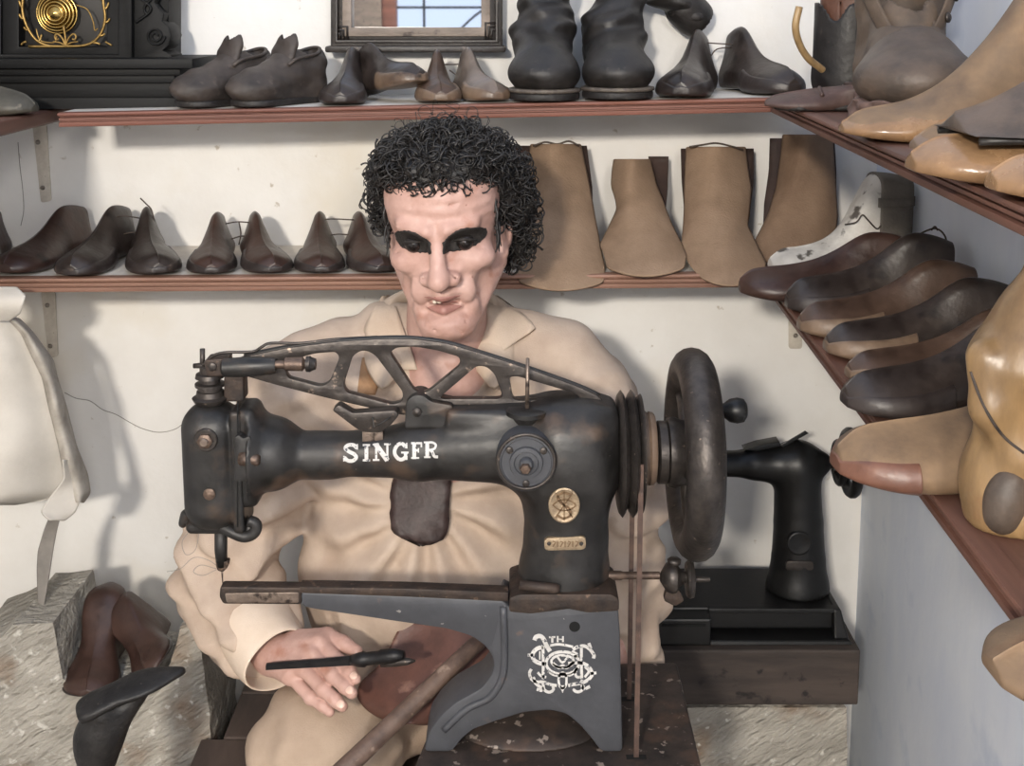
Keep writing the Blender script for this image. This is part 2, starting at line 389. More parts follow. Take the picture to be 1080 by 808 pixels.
back_shelf(xa, xr(1.8)-.16, zU, zUb, M['shelf'], 'long reddish brown grooved shelf above the cobbler, carrying clock and tall black boots')
XLE = W(812, 300, SY)[0]-.01
back_shelf(XL+.001, XLE, zL, zLb, M['shelf2'], 'long paler brown grooved shelf behind the cobbler\'s head, carrying tan leather uppers')
zUR = zU(.36); zURb = zUb(.36); zLR = zL(.33); zLRb = zLb(.33)
def side_shelf(p, q, zt, zb, label, y1):
    # front edge runs from p (by the back wall) to q (towards the viewer)
    d = (q-p)/(q[1]-p[1])
    ex = lambda y: p[0]+d[0]*(y-p[1])
    y0 = .62
    t = thing('shelf', label, 'shelf', ((ex(1.2)+xr(1.2))/2, 1.2, zb))
    mesh_obj('shelf_board', *hexa([(ex(y0)+.011, y0, zb), (xr(y0), y0, zb), (xr(y1), y1, zb), (ex(y1)+.011, y1, zb)], [(ex(y0)+.011, y0, zt), (xr(y0), y0, zt), (xr(y1), y1, zt), (ex(y1)+.011, y1, zt)]), M['shelfr'], t, smooth=False, bevel=.0008)
    rings = [[(ex(y)+a, y, zb+(zt-zb)*z) for a, z in PROF] for y in np.linspace(y0, y1, 10)]
    mesh_obj('edge_moulding', *loft(rings), M['shelfr'], t, auto=35)
    return ex
exU = side_shelf(onZ(817, 119, zURb), onZ(1080, 247, zURb), zUR, zURb, 'dark brown shelf on the shaded side wall crowded with golden boot trees', 1.695)
exL = side_shelf(onZ(866, 380, zLRb), onZ(1065, 647, zLRb), zLR, zLRb, 'dark brown shelf on the shaded side wall carrying a row of dark shoe lasts', BW-.002)
t = thing('shelf', 'short end of a shelf on the left wall under a grey wooden shoe', 'shelf', (-.74, 1.3, zUb(-.6)-.004))
e0, e1 = onZ(51, 130, zUb(-.62)), onZ(0, 143, zUb(-.62)); d = (e1-e0)/(e1[1]-e0[1]); z0, z1 = zUb(-.62)-.002, zU(-.62)-.002
mesh_obj('shelf_board', *hexa([(XL, 1.0, z0), (e0[0]+d[0]*(1.0-e0[1]), 1.0, z0), (e0[0]+d[0]*(1.9-e0[1]), 1.9, z0), (XL, 1.9, z0)], [(XL, 1.0, z1), (e0[0]+d[0]*(1.0-e0[1]), 1.0, z1), (e0[0]+d[0]*(1.9-e0[1]), 1.9, z1), (XL, 1.9, z1)]), M['shelfr'], t, smooth=False, bevel=.003)

# ---------------------------------------------------------------- brackets
def bracket(px, label, screws, under, zs):
    Yb = BW-.0045
    c = W((px[0][0]+px[1][0])/2, px[2][1], Yb)
    t = thing('shelf_bracket', label, 'bracket', c)
    mb = MB(); mb.add(*ext(rounded(px, 3), Yb, .004, bev=.0008))
    a = W(px[0][0], px[0][1], Yb); b = W(px[1][0], px[1][1], Yb)
    mesh_obj('bracket_arm', *box((a[0], under, zs-.004), (b[0], BW, zs-.0005)), M['bracket'], t, smooth=False)
    build(mb, 'bracket_plate', M['bracket'], t, auto=35)
    for u, v in screws:
        p = W(u, v, Yb)
        mesh_obj('screw', *lathe(p, (0, -1, 0), [(.0038, -.002), (.0038, .0008), (.003, .002), (.0012, .0024), (.0001, .0014)], 14), M['screw'], t)
bracket([(34, 132), (49, 132), (54, 212), (43, 214)], 'cream metal bracket with two screws under the upper shelf end', [(40, 150), (45, 198)], 1.72, zUb(W(42, 130, BW)[0]))
bracket([(43, 308), (58, 308), (61, 376), (51, 378)], 'cream metal bracket half behind the pale hanging hide', [(50, 322), (53, 365)], 1.72, zLb(W(50, 300, BW)[0]))
bracket([(832, 330), (846, 330), (846, 368), (832, 368)], 'short pale bracket under the shelf with the dark lasts', [(839, 354)], 1.80, zLRb)

# ---------------------------------------------------------------- clock
Yc = 1.757
c = W(65, 112, Yc); zc = zU(c[0])
t = thing('mantel_clock', 'black wooden mantel clock with gilt scrollwork at the end of the upper shelf', 'clock', (c[0], Yc+.07, zc))
def band(u0, u1, v0, v1, dy, d=.15, bev=.002): return ext([(u0, v0), (u1, v0), (u1, v1), (u0, v1)], Yc+dy, d-dy, bev=bev)
zb_ = [(-72, 203, 62, 72.5, -.012), (-64, 190, 71, 80, .0), (-60, 184, 79, 88, .006), (-58, 182, 86, 104, .012), (-63, 187, 103, 116.5, .004)]
mb = MB()
for u0, u1, v0, v1, dy in zb_: mb.add(*band(u0, u1, v0, v1, dy))
v_ = mb.verts(); v_[v_[:, 2] < zc+.006, 2] = np.maximum(v_[v_[:, 2] < zc+.006, 2], zc+.0004)
o = mesh_obj('plinth', v_, mb.f, M['clock'], t, auto=35)
mesh_obj('case', *band(-30, 178, -120, 64, .075, .145), M['clock'], t, auto=35)
mesh_obj('door_frame', *ext([(-6, -118), (136, -118), (136, 64), (-6, 64)], Yc+.045, .032, holes=[[(20, -100), (20, 49), (112, 49), (112, -100)]], bev=.003), M['clock'], t, auto=35)
mesh_obj('door_edge', *ext([(-8, -120), (139, -120), (139, 65.5), (-8, 65.5)], Yc+.038, .02, holes=[[(1, -112), (1, 57), (124, 57), (124, -112)]], bev=.003), M['clock'], t, auto=35)
mesh_obj('glass_backing', *band(16, 116, -104, 53, .068, .08), M['clockin'], t, auto=35)
def Y3(pts, Y): return [W(u, v, Y) for u, v in pts]
gp = W(60, 14, Yc+.055)
go = MB()
for r, h in ((.029, 0), (.025, -.003), (.0205, -.005), (.016, -.007), (.011, -.009)):
    th = np.linspace(0, 2*PI, 49)
    go.add(*tube([(gp[0]+r*math.cos(a), gp[1]+h, gp[2]+r*math.sin(a)) for a in th], .0016, 8, False))
go.add(*lathe(gp, (0, -1, 0), [(.027, -.006), (.022, 0), (.013, .006), (.006, .012), (.0001, .014)], 40))
build(go, 'gong', M['gong'], t)
sc = MB()
def vine(pts, r): sc.add(*tube(spline(Y3(pts, Yc+.043), 6), r, 6))
vine([(26, -30), (24, 0), (24, 14), (29, 29), (38, 42), (50, 48), (62, 49)], .0022)
vine([(108, -30), (109, 2), (111, 18), (108, 32), (100, 43), (88, 48), (64, 49), (30, 49)], .0022)
vine([(111, 44), (118, 48)], .0016); vine([(80, 5), (92, 10), (98, 22), (100, 32), (103, 30)], .0011)
for s in (-1, 1):
    vine([(69, 49), (69+s*3, 41), (69+s*8, 36), (69+s*11, 38), (69+s*10, 42), (69+s*7, 41)], .0016)
    vine([(69, 48), (69+s*6, 45), (69+s*13, 44)], .0013)
vine([(69, 49), (69, 40), (67, 27)], .0018)
vine([(38, 30), (42, 42), (52, 45), (58, 44), (60, 38)], .0011)
for x, y, dx, dy in ((24, 8, -4, -8), (25, 20, -5, -6), (30, 32, -5, -4), (40, 44, 4, -8), (110, 10, 5, -8), (111, 24, 5, -5), (105, 38, 6, -3), (98, 45, 8, 2), (24, -4, 4, -7), (108, 0, -4, -8), (28, 44, -6, 4)):
    sc.add(*tube(spline(Y3([(x, y), (x+dx*.6, y+dy*.3), (x+dx, y+dy)], Yc+.043), 4), [.0022]*4+[.0018]*4+[.0006], 6))
build(sc, 'gilt_scrollwork', M['gilt'], t)
cv = [(136, -60), (160, -58), (163, -30), (166, -5), (163, 3), (170, 12), (173, 14), (171, 22), (178, 28), (181, 38), (178, 48), (172, 53), (181, 58), (181, 66), (136, 66)]
mesh_obj('carved_side', *ext(cv, Yc+.05, .06, bev=.003), M['clock'], t, auto=40)
sp = [(164+10*math.cos(a)*(1-a/16), 38+10*math.sin(a)*(1-a/16)) for a in np.linspace(0, 4*PI, 50)]
cs = MB(); cs.add(*tube(Y3(sp, Yc+.047), .0018, 6))
cs.add(*tube(Y3([(150+9*math.sin(a), 0+a*6) for a in np.linspace(-3, 4, 30)], Yc+.047), .0022, 6))
cs.add(*tube(Y3([(157+5*math.sin(a+2), -4+a*5) for a in np.linspace(-3, 4, 30)], Yc+.047), .002, 6))
build(cs, 'carved_scroll', M['clock'], t)

# ---------------------------------------------------------------- mirror
Ym = BW-.045
c = W(440, 55, Ym); t = thing('wall_mirror', 'small mirror in a dark moulded frame above the smallest shoe lasts', 'mirror', (c[0], BW-.02, c[2]))
def framebar(x0, x1, v0, v1, w0, Y, d, hole, bev, m, name):
    mesh_obj(name, *ext([(x0, v0), (x1, v0), (x1, v1), (x0, v1)], Y, d, holes=[[(x0+w0, v0+w0), (x0+w0, v1-w0), (x1-w0, v1-w0), (x1-w0, v0+w0)]], bev=bev), m, t, auto=35)
framebar(348.5, 530, -126, 50, 8, Ym, .040, 0, .003, M['frame'], 'outer_frame')
framebar(352.5, 526, -122, 45.5, 3.2, Ym-.004, .03, 0, .0014, M['frame'], 'frame_bead')
framebar(356, 522.5, -118, 42, 10, Ym+.008, .03, 0, .002, M['frame'], 'frame_hollow')
framebar(361, 517, -113, 38.5, 9.5, Ym+.004, .03, 0, .0016, M['framein'], 'frame_slip')
for u in (356, 508):
    for k in range(3):
        mb = MB(); s = k*4
        if u < 400: pts = [(356, 28+s*.9), (366-s, 28+s*.9), (366-s, 41)]
        else: pts = [(523, 24+s), (512+s*.8, 24+s), (512+s*.8, 41)]
        mesh_obj('corner_step', *ribbon(pts, 2.0, Ym-.001, .02), M['frame'], t)
mesh_obj('mirror_glass', *ext([(369, -106), (509, -106), (509, 31), (369, 31)], Ym+.022, .004), M['mirror'], t, smooth=False)
mesh_obj('frame_ledge', *ext(rounded([(342.5, 48.5), (533.5, 48.5), (533.5, 55.5), (342.5, 55.5)], 3), Ym-.012, .05, bev=.002), M['frame'], t, auto=35)

# ================================================================ lasts
def herm(tab, t):
    x = np.array([a for a, _ in tab], float); y = np.array([b for _, b in tab], float); m = np.gradient(y, x)
    for i in range(1, len(x)-1):
        if (y[i]-y[i-1])*(y[i+1]-y[i]) <= 0: m[i] = 0
    i = np.clip(np.searchsorted(x, t)-1, 0, len(x)-2); h = x[i+1]-x[i]; s = (t-x[i])/h
    return (1+2*s)*(1-s)**2*y[i]+s*(1-s)**2*h*m[i]+s*s*(3-2*s)*y[i+1]+s*s*(s-1)*h*m[i+1]
WB = [(0, .055), (.03, .085), (.1, .112), (.25, .112), (.4, .11), (.55, .142), (.68, .162), (.8, .158), (.9, .132), (.96, .095), (1, .040)]
TOP = [(0, .33), (.1, .36), (.24, .375), (.32, .345), (.42, .28), (.55, .22), (.7, .185), (.85, .165), (.95, .135), (1, .085)]
TREE = [(0, .66), (.1, .68), (.26, .69), (.33, .60), (.42, .40), (.5, .29), (.65, .18), (.8, .13), (.93, .095), (1, .05)]
LOW = [(0, .20), (.12, .21), (.3, .19), (.45, .17), (.6, .16), (.75, .14), (.88, .11), (.96, .08), (1, .045)]
QS = np.array([0, .05, .14, .25, .38, .5, .62, .74, .85, .94, 1.0])
def last_rings(L, Wr, top, conew, curve, t0=0, t1=1, n=26, grow=1.0, hcap=1.0, Hs=1.0, pad=0.0):
    ts = t0+(t1-t0)*(1-np.cos(np.linspace(0, PI, n)))/2; rings = []
    for t in ts:
        wb = herm(WB, t)*L*Wr/.324*grow; h = herm(top, t)*L*Hs*hcap
        zb = L*(.035*max(0, 1-t/.45)**1.2*0 + .03*max(0, (t-.75)/.25)**1.6 + .018*math.exp(-((t-.35)/.14)**2))
        k = np.clip((t-.25)/.45, 0, 1); wt = conew*L*(1-k)+.0; p = .78+1.5*k
        if hcap < 1: wt = wb*.8; p = 2.5
        half = []
        for q in QS:
            if q < .25: w = wb*(.84+.16*math.sin(q/.25*PI/2))
            else: s = (q-.25)/.75; w = min(wt, wb)+(wb-min(wt, wb))*(1-s**p)
            if q > .97: w *= .55
            half.append((w, zb+(h-zb*.5)*q-pad))
        cy = curve*L*((t-.45)**2-.05)
        x = L*t
        ring = [(x, cy+w, z) for w, z in half]+[(x, cy, half[-1][1]+.002)]+[(x, cy-w, z) for w, z in half[::-1]]+[(x, cy, half[0][1])]
        rings.append(ring)
    return rings
def xf(v, yaw, pos, pitch=0, roll=0, L=0):
    """local (toe +x, z up) -> world; yaw 0 points the toe at the viewer (-Y), positive towards +X."""
    a = -PI/2+yaw
    R = np.array(Matrix.Rotation(a, 3, 'Z')@Matrix.Rotation(-pitch, 3, 'Y')@Matrix.Rotation(roll, 3, 'X'))
    return np.asarray(v, float)@R.T+np.asarray(pos)
def last(label, pos, yaw, L, m, Wr=.36, top=TOP, conew=.03, curve=.10, pad=None, group=None, Hs=1.0, pitch=0, roll=0, ballfrac=.7, name='shoe_last', cat='shoe last', t1=1, extra=None):
    yaw = math.radians(yaw); pitch = math.radians(pitch); roll = math.radians(roll)
    d = np.array([math.sin(yaw), -math.cos(yaw), 0])
    org = np.array(pos)-d*L*ballfrac
    v, f = loft(last_rings(L, Wr, top, conew, curve, Hs=Hs))
    v = xf(v, yaw, (0, 0, 0), pitch, roll); lift = -v[:, 2].min()
    v = v+org+np.array([0, 0, lift+.0003])
    if pad is None and extra is None:
        o = mesh_obj(name, v, f, m, sub=1); tag(o, label, cat, group); return o
    base = org.copy(); t = thing(name, label, cat, base, group)
    mesh_obj('last_body' if name == 'shoe_last' else 'tree_body', v, f, m, t, sub=1)
    if pad is not None:
        pm, pt0, ph = pad
        pr = last_rings(L, Wr, top, conew, curve, pt0, 1.0, 16, 1.035, ph, Hs=Hs)
        pv, pf = loft(pr); pv[:, 0] = (pv[:, 0]-L*.5)*1.012+L*.5
        pv = xf(pv, yaw, (0, 0, 0), pitch, roll)+org+np.array([0, 0, lift+.0003])
        pv[:, 2] = np.maximum(pv[:, 2], org[2]+.0004)
        mesh_obj('toe_pad', pv, pf, pm, t, sub=1)
    if extra is not None: extra(t, lambda q: xf(q, yaw, (0, 0, 0), pitch, roll)+org+np.array([0, 0, lift+.0003]))
    return t
def on_shelf(u, v, Y, zf):
    p = W(u, v, Y); return np.array([p[0], Y, zf(p[0])+.0012])
PAD = (M['last_pad'], .52, .62); PADL = (M['last_padl'], .55, .66)
gU = 'small shoe lasts on the upper shelf'; gL = 'wooden shoe lasts on the lower shelf'
last('small dark last standing right behind the heel of the front ankle boot', on_shelf(362, 108, 1.745, zU), -2, .17, M['last_dark'], .386, Hs=1.18, group=gU, pad=PAD)
last('small dark last with raised toe pointing away towards the tall boots, under the mirror', on_shelf(423, 106, 1.765, zU), 36, .165, M['last_dark'], .368, Hs=1.2, group=gU, pad=PADL, pitch=9)
last('small brown last with a whitish worn toe, wired to its twin under the mirror', on_shelf(462, 107, 1.745, zU), 4, .16, M['last_brown'], .405, Hs=1.15, group=gU, pad=PADL)
last('small grey-brown last beside the tall black boots, wired to its whitish-toed twin', on_shelf(511, 107, 1.745, zU), 19, .16, M['last_grey'], .386, Hs=1.18, group=gU, pad=PADL)
last('black last with a tall peak just beyond the pair of tall black boots', on_shelf(722, 100, 1.745, zU), -18, .205, M['last_dark'], .386, Hs=1.18, group=gU, pad=PAD)
last('black last whose long toe points towards the horn handle', on_shelf(812, 98, 1.765, zU), 16, .20, M['last_dark'], .368, Hs=1.22, group=gU, pad=PAD)
last('dark last cut off by the picture edge on the lower shelf', on_shelf(-26, 290, 1.745, zL), 10, .20, M['last_red'], .368, group=gL)
last('largest brown-black last on the lower shelf, with a flat broad heel top', on_shelf(30, 291, 1.76, zL), -12, .215, M['last_red'], .386, Hs=.92, group=gL)
last('dark last between the largest brown-black last and the one with the bent lace', on_shelf(92, 292, 1.742, zL), -6, .205, M['last_dark'], .368, Hs=1.0, group=gL, pad=PAD)
last('dark last with a bent lace sticking up from its peak', on_shelf(162, 292, 1.745, zL), 20, .20, M['last_dark'], .377, Hs=1.0, group=gL, pad=PAD)
last('brown last with sooty toe, first of the short pair wired together twice', on_shelf(224, 291, 1.745, zL), 8, .185, M['last_red'], .377, Hs=.96, group=gL, pad=PAD)
last('reddish brown last, second of the short pair, wired to its sooty-toed twin', on_shelf(281, 291, 1.745, zL), 20, .185, M['last_red'], .377, Hs=.98, group=gL, pad=PAD)
last('brown last facing straight out, next to the one half hidden by curly hair', on_shelf(337, 291, 1.745, zL), 8, .185, M['last_red'], .386, Hs=.96, group=gL, pad=PAD)
last('brown last half hidden behind the cobbler\'s curly hair and ear', on_shelf(393, 291, 1.745, zL), 18, .185, M['last_red'], .386, Hs=.96, group=gL, pad=PAD)
def wire(label, paths, r=.0011):
    mb = MB()
    for Y, pts in paths: mb.add(*tube(spline([W(u, v, Y) for u, v in pts], 5), r, 6))
    tag(build(mb, 'wire', M['wire']), label, 'wire', 'wires tying lasts into pairs')
wire('wire linking the two lasts below the upper bracket', [(1.83, [(122, 229), (132, 228), (147, 230)]), (1.83, [(130, 247), (140, 245), (149, 246)]), (1.82, [(148, 209), (154, 215), (160, 222), (164, 240)])])
wire('double wire linking the sooty-toed and reddish short lasts', [(1.83, [(238, 236), (252, 234), (275, 236)]), (1.83, [(244, 252), (256, 249), (268, 251)]), (1.83, [(252, 234), (254, 246), (252, 258)])])
wire('double wire linking the two lasts beside the curly hair', [(1.83, [(338, 232), (352, 231), (374, 232)]), (1.83, [(348, 248), (358, 247), (372, 248)])])
wire('thin wire linking the whitish-toed small pair under the mirror', [(1.84, [(464, 68), (478, 68), (492, 67)]), (1.84, [(474, 74), (482, 80), (486, 86)])])
wire('thin double wire linking the two black lasts by the tall boots', [(1.86, [(742, 45), (758, 46), (778, 47)]), (1.86, [(748, 62), (756, 52), (772, 50)])])

# ---------------------------------------------------------------- lasts on the side shelf
gR = 'dark lasts on the blue wall shelf'
def side_last(label, uv, z, yaw, L, m, **k):
    p = onZ(uv[0], uv[1], z); return last(label, (p[0], p[1], z), yaw, L, m, ballfrac=1.0, **k)
zr = zLR
side_last('reddish brown last with black stains, topmost and farthest of the dark row', (779, 312), zr, -92, .222, M['last_red'], Wr=.40, conew=.035, Hs=1.0, group=gR, curve=.05)
side_last('dark last with blackened toe behind the wire loop, second from the back wall', (829, 328), zr, -90, .20, M['last_dark'], Wr=.37, conew=.05, Hs=1.28, group=gR, pad=PAD, curve=.05)
side_last('brown scuffed last with a mottled black toe, third from the back wall', (842, 352), zr, -88, .20, M['last_brown'], Wr=.38, conew=.05, Hs=1.12, group=gR, pad=PADL, curve=.05)
side_last('dark last with a pale worn toe pad, fourth from the back wall', (870, 375), zr, -88, .20, M['last_dark'], Wr=.38, conew=.05, Hs=1.1, group=gR, pad=PADL, curve=.05)
side_last('dark brown last whose pale worn sole edge shows, fifth from the back wall', (893, 403), zr, -88, .195, M['last_brown'], Wr=.36, conew=.05, Hs=1.0, group=gR, pad=PADL, curve=.05)
side_last('glossy blackish last with a shining toe tip, just behind the big tan last', (889, 432), zr, -86, .195, M['last_dark'], Wr=.42, conew=.05, Hs=1.15, group=gR, pad=PAD, curve=.05)
side_last('big tan last with a reddish worn toe poking far over the shelf edge', (880, 503), zr, -87, .26, M['treedull'], Wr=.40, conew=.05, Hs=1.02, curve=.05, pad=(M['treered'], .80, .62))
wire('bent wire loop standing above the dark lasts', [(1.52, [(952, 262), (965, 250), (985, 241), (996, 248), (998, 262), (990, 275)]), (1.52, [(982, 243), (986, 239), (989, 243)])], .0012)

# upright golden tree standing nearest
def surf0(fn, u, v, Y0=.6, Y1=1.2):
    Y = Y0
    for _ in range(80):
        d = float(fn(W(u, v, Y)[None])[0])
        if abs(d) < 2e-5 or Y > Y1: break
        Y += d*.8
    return W(u, v, Y)
z0 = zLR
b = onZ(1046, 548, z0)
P = lambda u, v, dy=0: W(u, v, b[1]+dy)
mY = mpp(430, b[1])
fs = U(.008, chain([P(1062, 535), P(1060, 500), P(1072, 436), P(1082, 385), P(1094, 338), P(1106, 290)], [44*mY, 42*mY, 37*mY, 56*mY, 40*mY, 26*mY], .012), cap(P(1050, 528), P(1040, 515), 28*mY, 24*mY), chain([P(1040, 378, -.012), P(1046, 430, -.016), P(1078, 482, -.02), P(1110, 520, -.02)], [20*mY, 20*mY, 22*mY, 26*mY], .01), cap(P(1062, 535, -.01), P(1120, 545, -.02), .028, .03))
fl = lambda Q: np.maximum(fs(Q), z0+.0004-Q[:, 2])
v, f = nets(fl, b+np.array([-.06, -.10, -.02]), b+np.array([.17, .10, .26]), .003)
t = thing('boot_tree', 'golden wooden boot tree standing upright with a folded ridge and grey toe', 'boot tree', b)
mesh_obj('tree_body', v, f, M['tree'], t)
fg = U(.01, ell(P(1062, 530, -.026), (.016, .014, .022)), cap(P(1068, 505, -.024), P(1056, 545, -.026), .010))
mesh_obj('crease', *tube(spline([surf0(fs, u, v_) for u, v_ in ((1024, 392), (1032, 415), (1044, 440), (1060, 462), (1080, 478))], 5), .0011, 6), M['woodblock'], t)
v, f = nets(lambda Q: np.maximum(fg(Q), z0+.0004-Q[:, 2]), b+np.array([-.06, -.12, -.02]), b+np.array([.1, .06, .1]), .0025)
mesh_obj('grey_toe', v, f, M['greyleather'], t)
p = onZ(970, 520, z0)
last('small grey wooden toe between the big tan last and the upright golden tree', (W(964, 520, .915)[0], .915, z0), -80, .062, M['treeold'], Wr=.5, top=LOW, ballfrac=1, Hs=1.9)
b = onZ(1062, 735, z0)
last('rounded tan last toe nearest the viewer at the picture edge', (b[0]-.006, b[1]+.01, z0), -88, .24, M['treedull'], Wr=.46, top=TREE, conew=.08, ballfrac=1.0, Hs=1.05, curve=.03)
# ================================================================ boots and shoes
def put(v, yaw, pos): return xf(v, math.radians(yaw), pos)
def sole_sdf(L, w0, w1, z0, z1):
    a, b, c = np.array([.15*L, 0.]), np.array([.5*L, .0]), np.array([.76*L, 0.])
    def f(P):
        q = P[:, :2]
        def c2(p, r, s, t):
            ab = s-p; tt = np.clip(((q-p)@ab)/(ab@ab), 0, 1); return np.linalg.norm(q-p-tt[:, None]*ab, axis=1)-(r+(t-r)*tt)
        d = smin(c2(a, w0, b, w0*.95), c2(b, w0*.95, c, w1), .01)
        e = np.abs(P[:, 2]-(z0+z1)/2)-(z1-z0)/2
        return np.maximum(d, e)
    return f
def wr(f, amp, k, ph=0):              # soft crumpling of leather
    def g(P):
        x, y, z = P.T
        return f(P)+amp*(np.sin(k*z+2.2*np.sin(.45*k*y+ph)+.3*k*x)*.7+.5*np.sin(1.9*k*z-.8*k*x+1.3*np.sin(.6*k*y)+ph))
    return g
def ankle_boot(label, pos, yaw, group):
    t = thing('ankle_boot', label, 'boot', pos, group)
    out = U(.02, ell((.160, 0, .032), (.050, .043, .026)), cap((.14, 0, .036), (.075, 0, .064), .030, .033), cap((.03, 0, .030), (.15, 0, .026), .034, .036), cap((.028, 0, .035), (.022, 0, .076), .033, .031), cap((.07, 0, .06), (.03, 0, .07), .032, .030))
    body = S(.006, out, cap((.035, 0, .072), (.022, 0, .16), .024, .034), rbox((.03, 0, -.052), (.3, .1, .056)))
    body = wr(body, .0016, 120, yaw)
    v, f = nets(body, (-.03, -.06, -.01), (.23, .06, .13), .0026); up = mesh_obj('upper', put(v*.78, yaw, pos), f, M['boot'], t)
    tg = S(.002, wr(ell((.082, 0, .092), (.013, .030, .046), rot(0, math.radians(-22), 0)), .0013, 110), ell((.054, 0, .104), (.030, .020, .06)))
    v, f = nets(tg, (.02, -.04, .03), (.14, .04, .16), .0022); mesh_obj('tongue', put(v*.78, yaw, pos), f, M['boot'], up)
    rib = spline([(.10, .031, .072), (.085, .037, .082), (.06, .036, .086), (.03, .032, .090), (.008, .015, .098), (.004, 0, .100), (.008, -.015, .098), (.03, -.032, .090), (.06, -.036, .086), (.085, -.037, .082), (.10, -.031, .072)], 5)
    v, f = tube(rib, .0035, 6); mesh_obj('top_binding', put(v*.78, yaw, pos), f, M['boot'], up)
    v, f = nets(sole_sdf(.2, .034, .045, .0005, .012), (-.02, -.06, -.01), (.22, .06, .03), .0025); mesh_obj('sole', put(v*.78, yaw, pos), f, M['sole'], t)
    v, f = nets(U(.003, rbox((.022, 0, .009), (.026, .03, .008), .004)), (-.02, -.05, -.01), (.07, .05, .03), .0025); mesh_obj('heel', put(v*.78+np.array([0, 0, .0005]), yaw, pos), f, M['sole'], t)
def at(u, v, Y, zf): p = W(u, v, Y); return np.array([p[0], Y, zf(p[0])+.0004])
# boots: pos is the heel end of the local frame
h = at(280, 108, 1.83, zU); ankle_boot('worn ankle boot with pointed tongue, its toe resting by the black clock base', (h[0], h[1], h[2]), -38, 'worn ankle boots')
h = at(336, 110, 1.82, zU); ankle_boot('worn ankle boot with its heel towards the small lasts, in front of its mate', (h[0], h[1], h[2]), -38, 'worn ankle boots')

def tall_boot(label, u, path, rad, seed, cuff=None):
    p = at(u, 108, 1.672, zU)+np.array([0, 0, .0016]); t = thing('tall_boot', label, 'boot', (p[0], p[1]+.12, p[2]), 'tall black boots')
    L = .25; org = np.array([p[0], p[1]+L, p[2]])
    g = lambda q: (np.asarray(q)-org)
    # local frame: toe at -Y
    foot = U(.022, ell((0, -.20, .036), (.049, .048, .026)), cap((0, -.185, .040), (0, -.12, .070), .042, .041), cap((0, -.05, .05), (0, -.06, .10), .038, .038))
    sh = chain([np.array(q) for q in path], rad, .02)
    body = U(.02, foot, sh)
    def wrk(P):
        x, y, z = P.T; a = np.clip((z-.06)/.04, .12, 1)
        return body(P)+a*.0036*(np.sin(105*z+2.8*np.sin(34*x+seed)+22*y)+.6*np.sin(190*z-60*x+seed*2+2*np.sin(50*y)))
    cut = lambda P: np.maximum(wrk(P), .016-P[:, 2])
    lo = np.min([np.array(q) for q in path]+[np.array((-.07, -.26, 0))], axis=0)-.06; hi = np.max([np.array(q) for q in path]+[np.array((.07, 0, .1))], axis=0)+.06
    v, f = nets(cut, lo, hi, .0032); mesh_obj('boot_upper', v+org, f, M['blackleather'], t)
    R90 = lambda v: np.stack([-v[:, 1], -v[:, 0], v[:, 2]], 1)*np.array([1, 1, 1])
    for nm, w0, w1, z0, z1, mt in (('sole', .036, .050, .0004, .011, 'sole'), ('welt', .038, .052, .0105, .0165, 'welt')):
        v, f = nets(sole_sdf(L, w0, w1, z0, z1), (-.02, -.07, -.01), (L+.03, .07, .03), .0028)
        mesh_obj(nm, np.stack([v[:, 1], -v[:, 0], v[:, 2]], 1)+org, f, M[mt], t)
    v, f = nets(rbox((0, -.035, .011), (.034, .034, .0105), .006), (-.05, -.08, -.01), (.05, .01, .03), .003)
    mesh_obj('heel', v+org, f, M['sole'], t)
    if cuff is not None:
        c0, c1, r = cuff
        v, f = nets(S(.003, cap(np.array(c0), np.array(c1), r+.003), cap(np.array(c0)-(np.array(c1)-np.array(c0))*.5, np.array(c1)+(np.array(c1)-np.array(c0))*3, r-.004)), np.minimum(c0, c1)-r-.02, np.maximum(c0, c1)+r+.02, .003)
        mesh_obj('shaft_cuff', v+org, f, M['blackleather'], t)
tall_boot('tall black boot with an upright crumpled shaft beside the small lasts', 575, [(0, -.07, .07), (.001, -.10, .095), (.006, -.09, .13), (.004, -.08, .20), (.0, -.08, .28)], [.040, .041, .033, .028, .030], .5)
tall_boot('tall black boot whose long shaft flops over towards the tall-peaked black last', 655, [(0, -.07, .07), (.001, -.10, .090), (.008, -.09, .125), (.016, -.08, .165), (.050, -.06, .176), (.122, -.035, .116)], [.040, .041, .033, .027, .027, .027], 2.1, cuff=((.112, -.038, .125), (.128, -.033, .111), .027))

# ---------------------------------------------------------------- things on the upper side shelf
zt = zUR+.0004
# flat brown shoe overhanging the corner
p = onZ(806, 116, zUR)
def shoe_extra(L):
    def ex(t, T):
        op = [(L*(.26+.20*math.cos(a)), L*.085*math.sin(a), L*(.185-.02*math.cos(a))) for a in np.linspace(0, 2*PI, 28)]
        mesh_obj('collar', T(tube(op, L*.012, 6, False)[0]), tube(op, L*.012, 6, False)[1], M['shoe'], t)
        v, f = lathe((L*.26, 0, L*.18), (0.1, 0, 1), [(.0001, .004), (L*.1, .004), (L*.1, 0)], 24); v[:, 0] = (v[:, 0]-L*.26)*1.9+L*.26
        mesh_obj('insole_opening', T(v), f, M['tandark'], t)
        v, f = nets(sole_sdf(L, L*.13, L*.18, -.001, .007), (-.04, -.06, -.02), (L+.04, .06, .03), .003); mesh_obj('sole', T(v+np.array([0, 0, .001])), f, M['sole'], t)
        st = [(L*.62, y*L, L*.155-abs(y)*L*.35) for y in np.linspace(-.13, .13, 9)]
        v, f = tube(st, L*.016, 6); mesh_obj('strap', T(v), f, M['shoe'], t)
    return ex
last('flat brown leather shoe jutting over the corner where the two upper shelves meet', (p[0], p[1], zt), -95, .17, M['shoe'], Wr=.36, top=LOW, conew=.2, curve=.05, ballfrac=1.0, name='leather_shoe', cat='shoe', Hs=.95, extra=shoe_extra(.17))
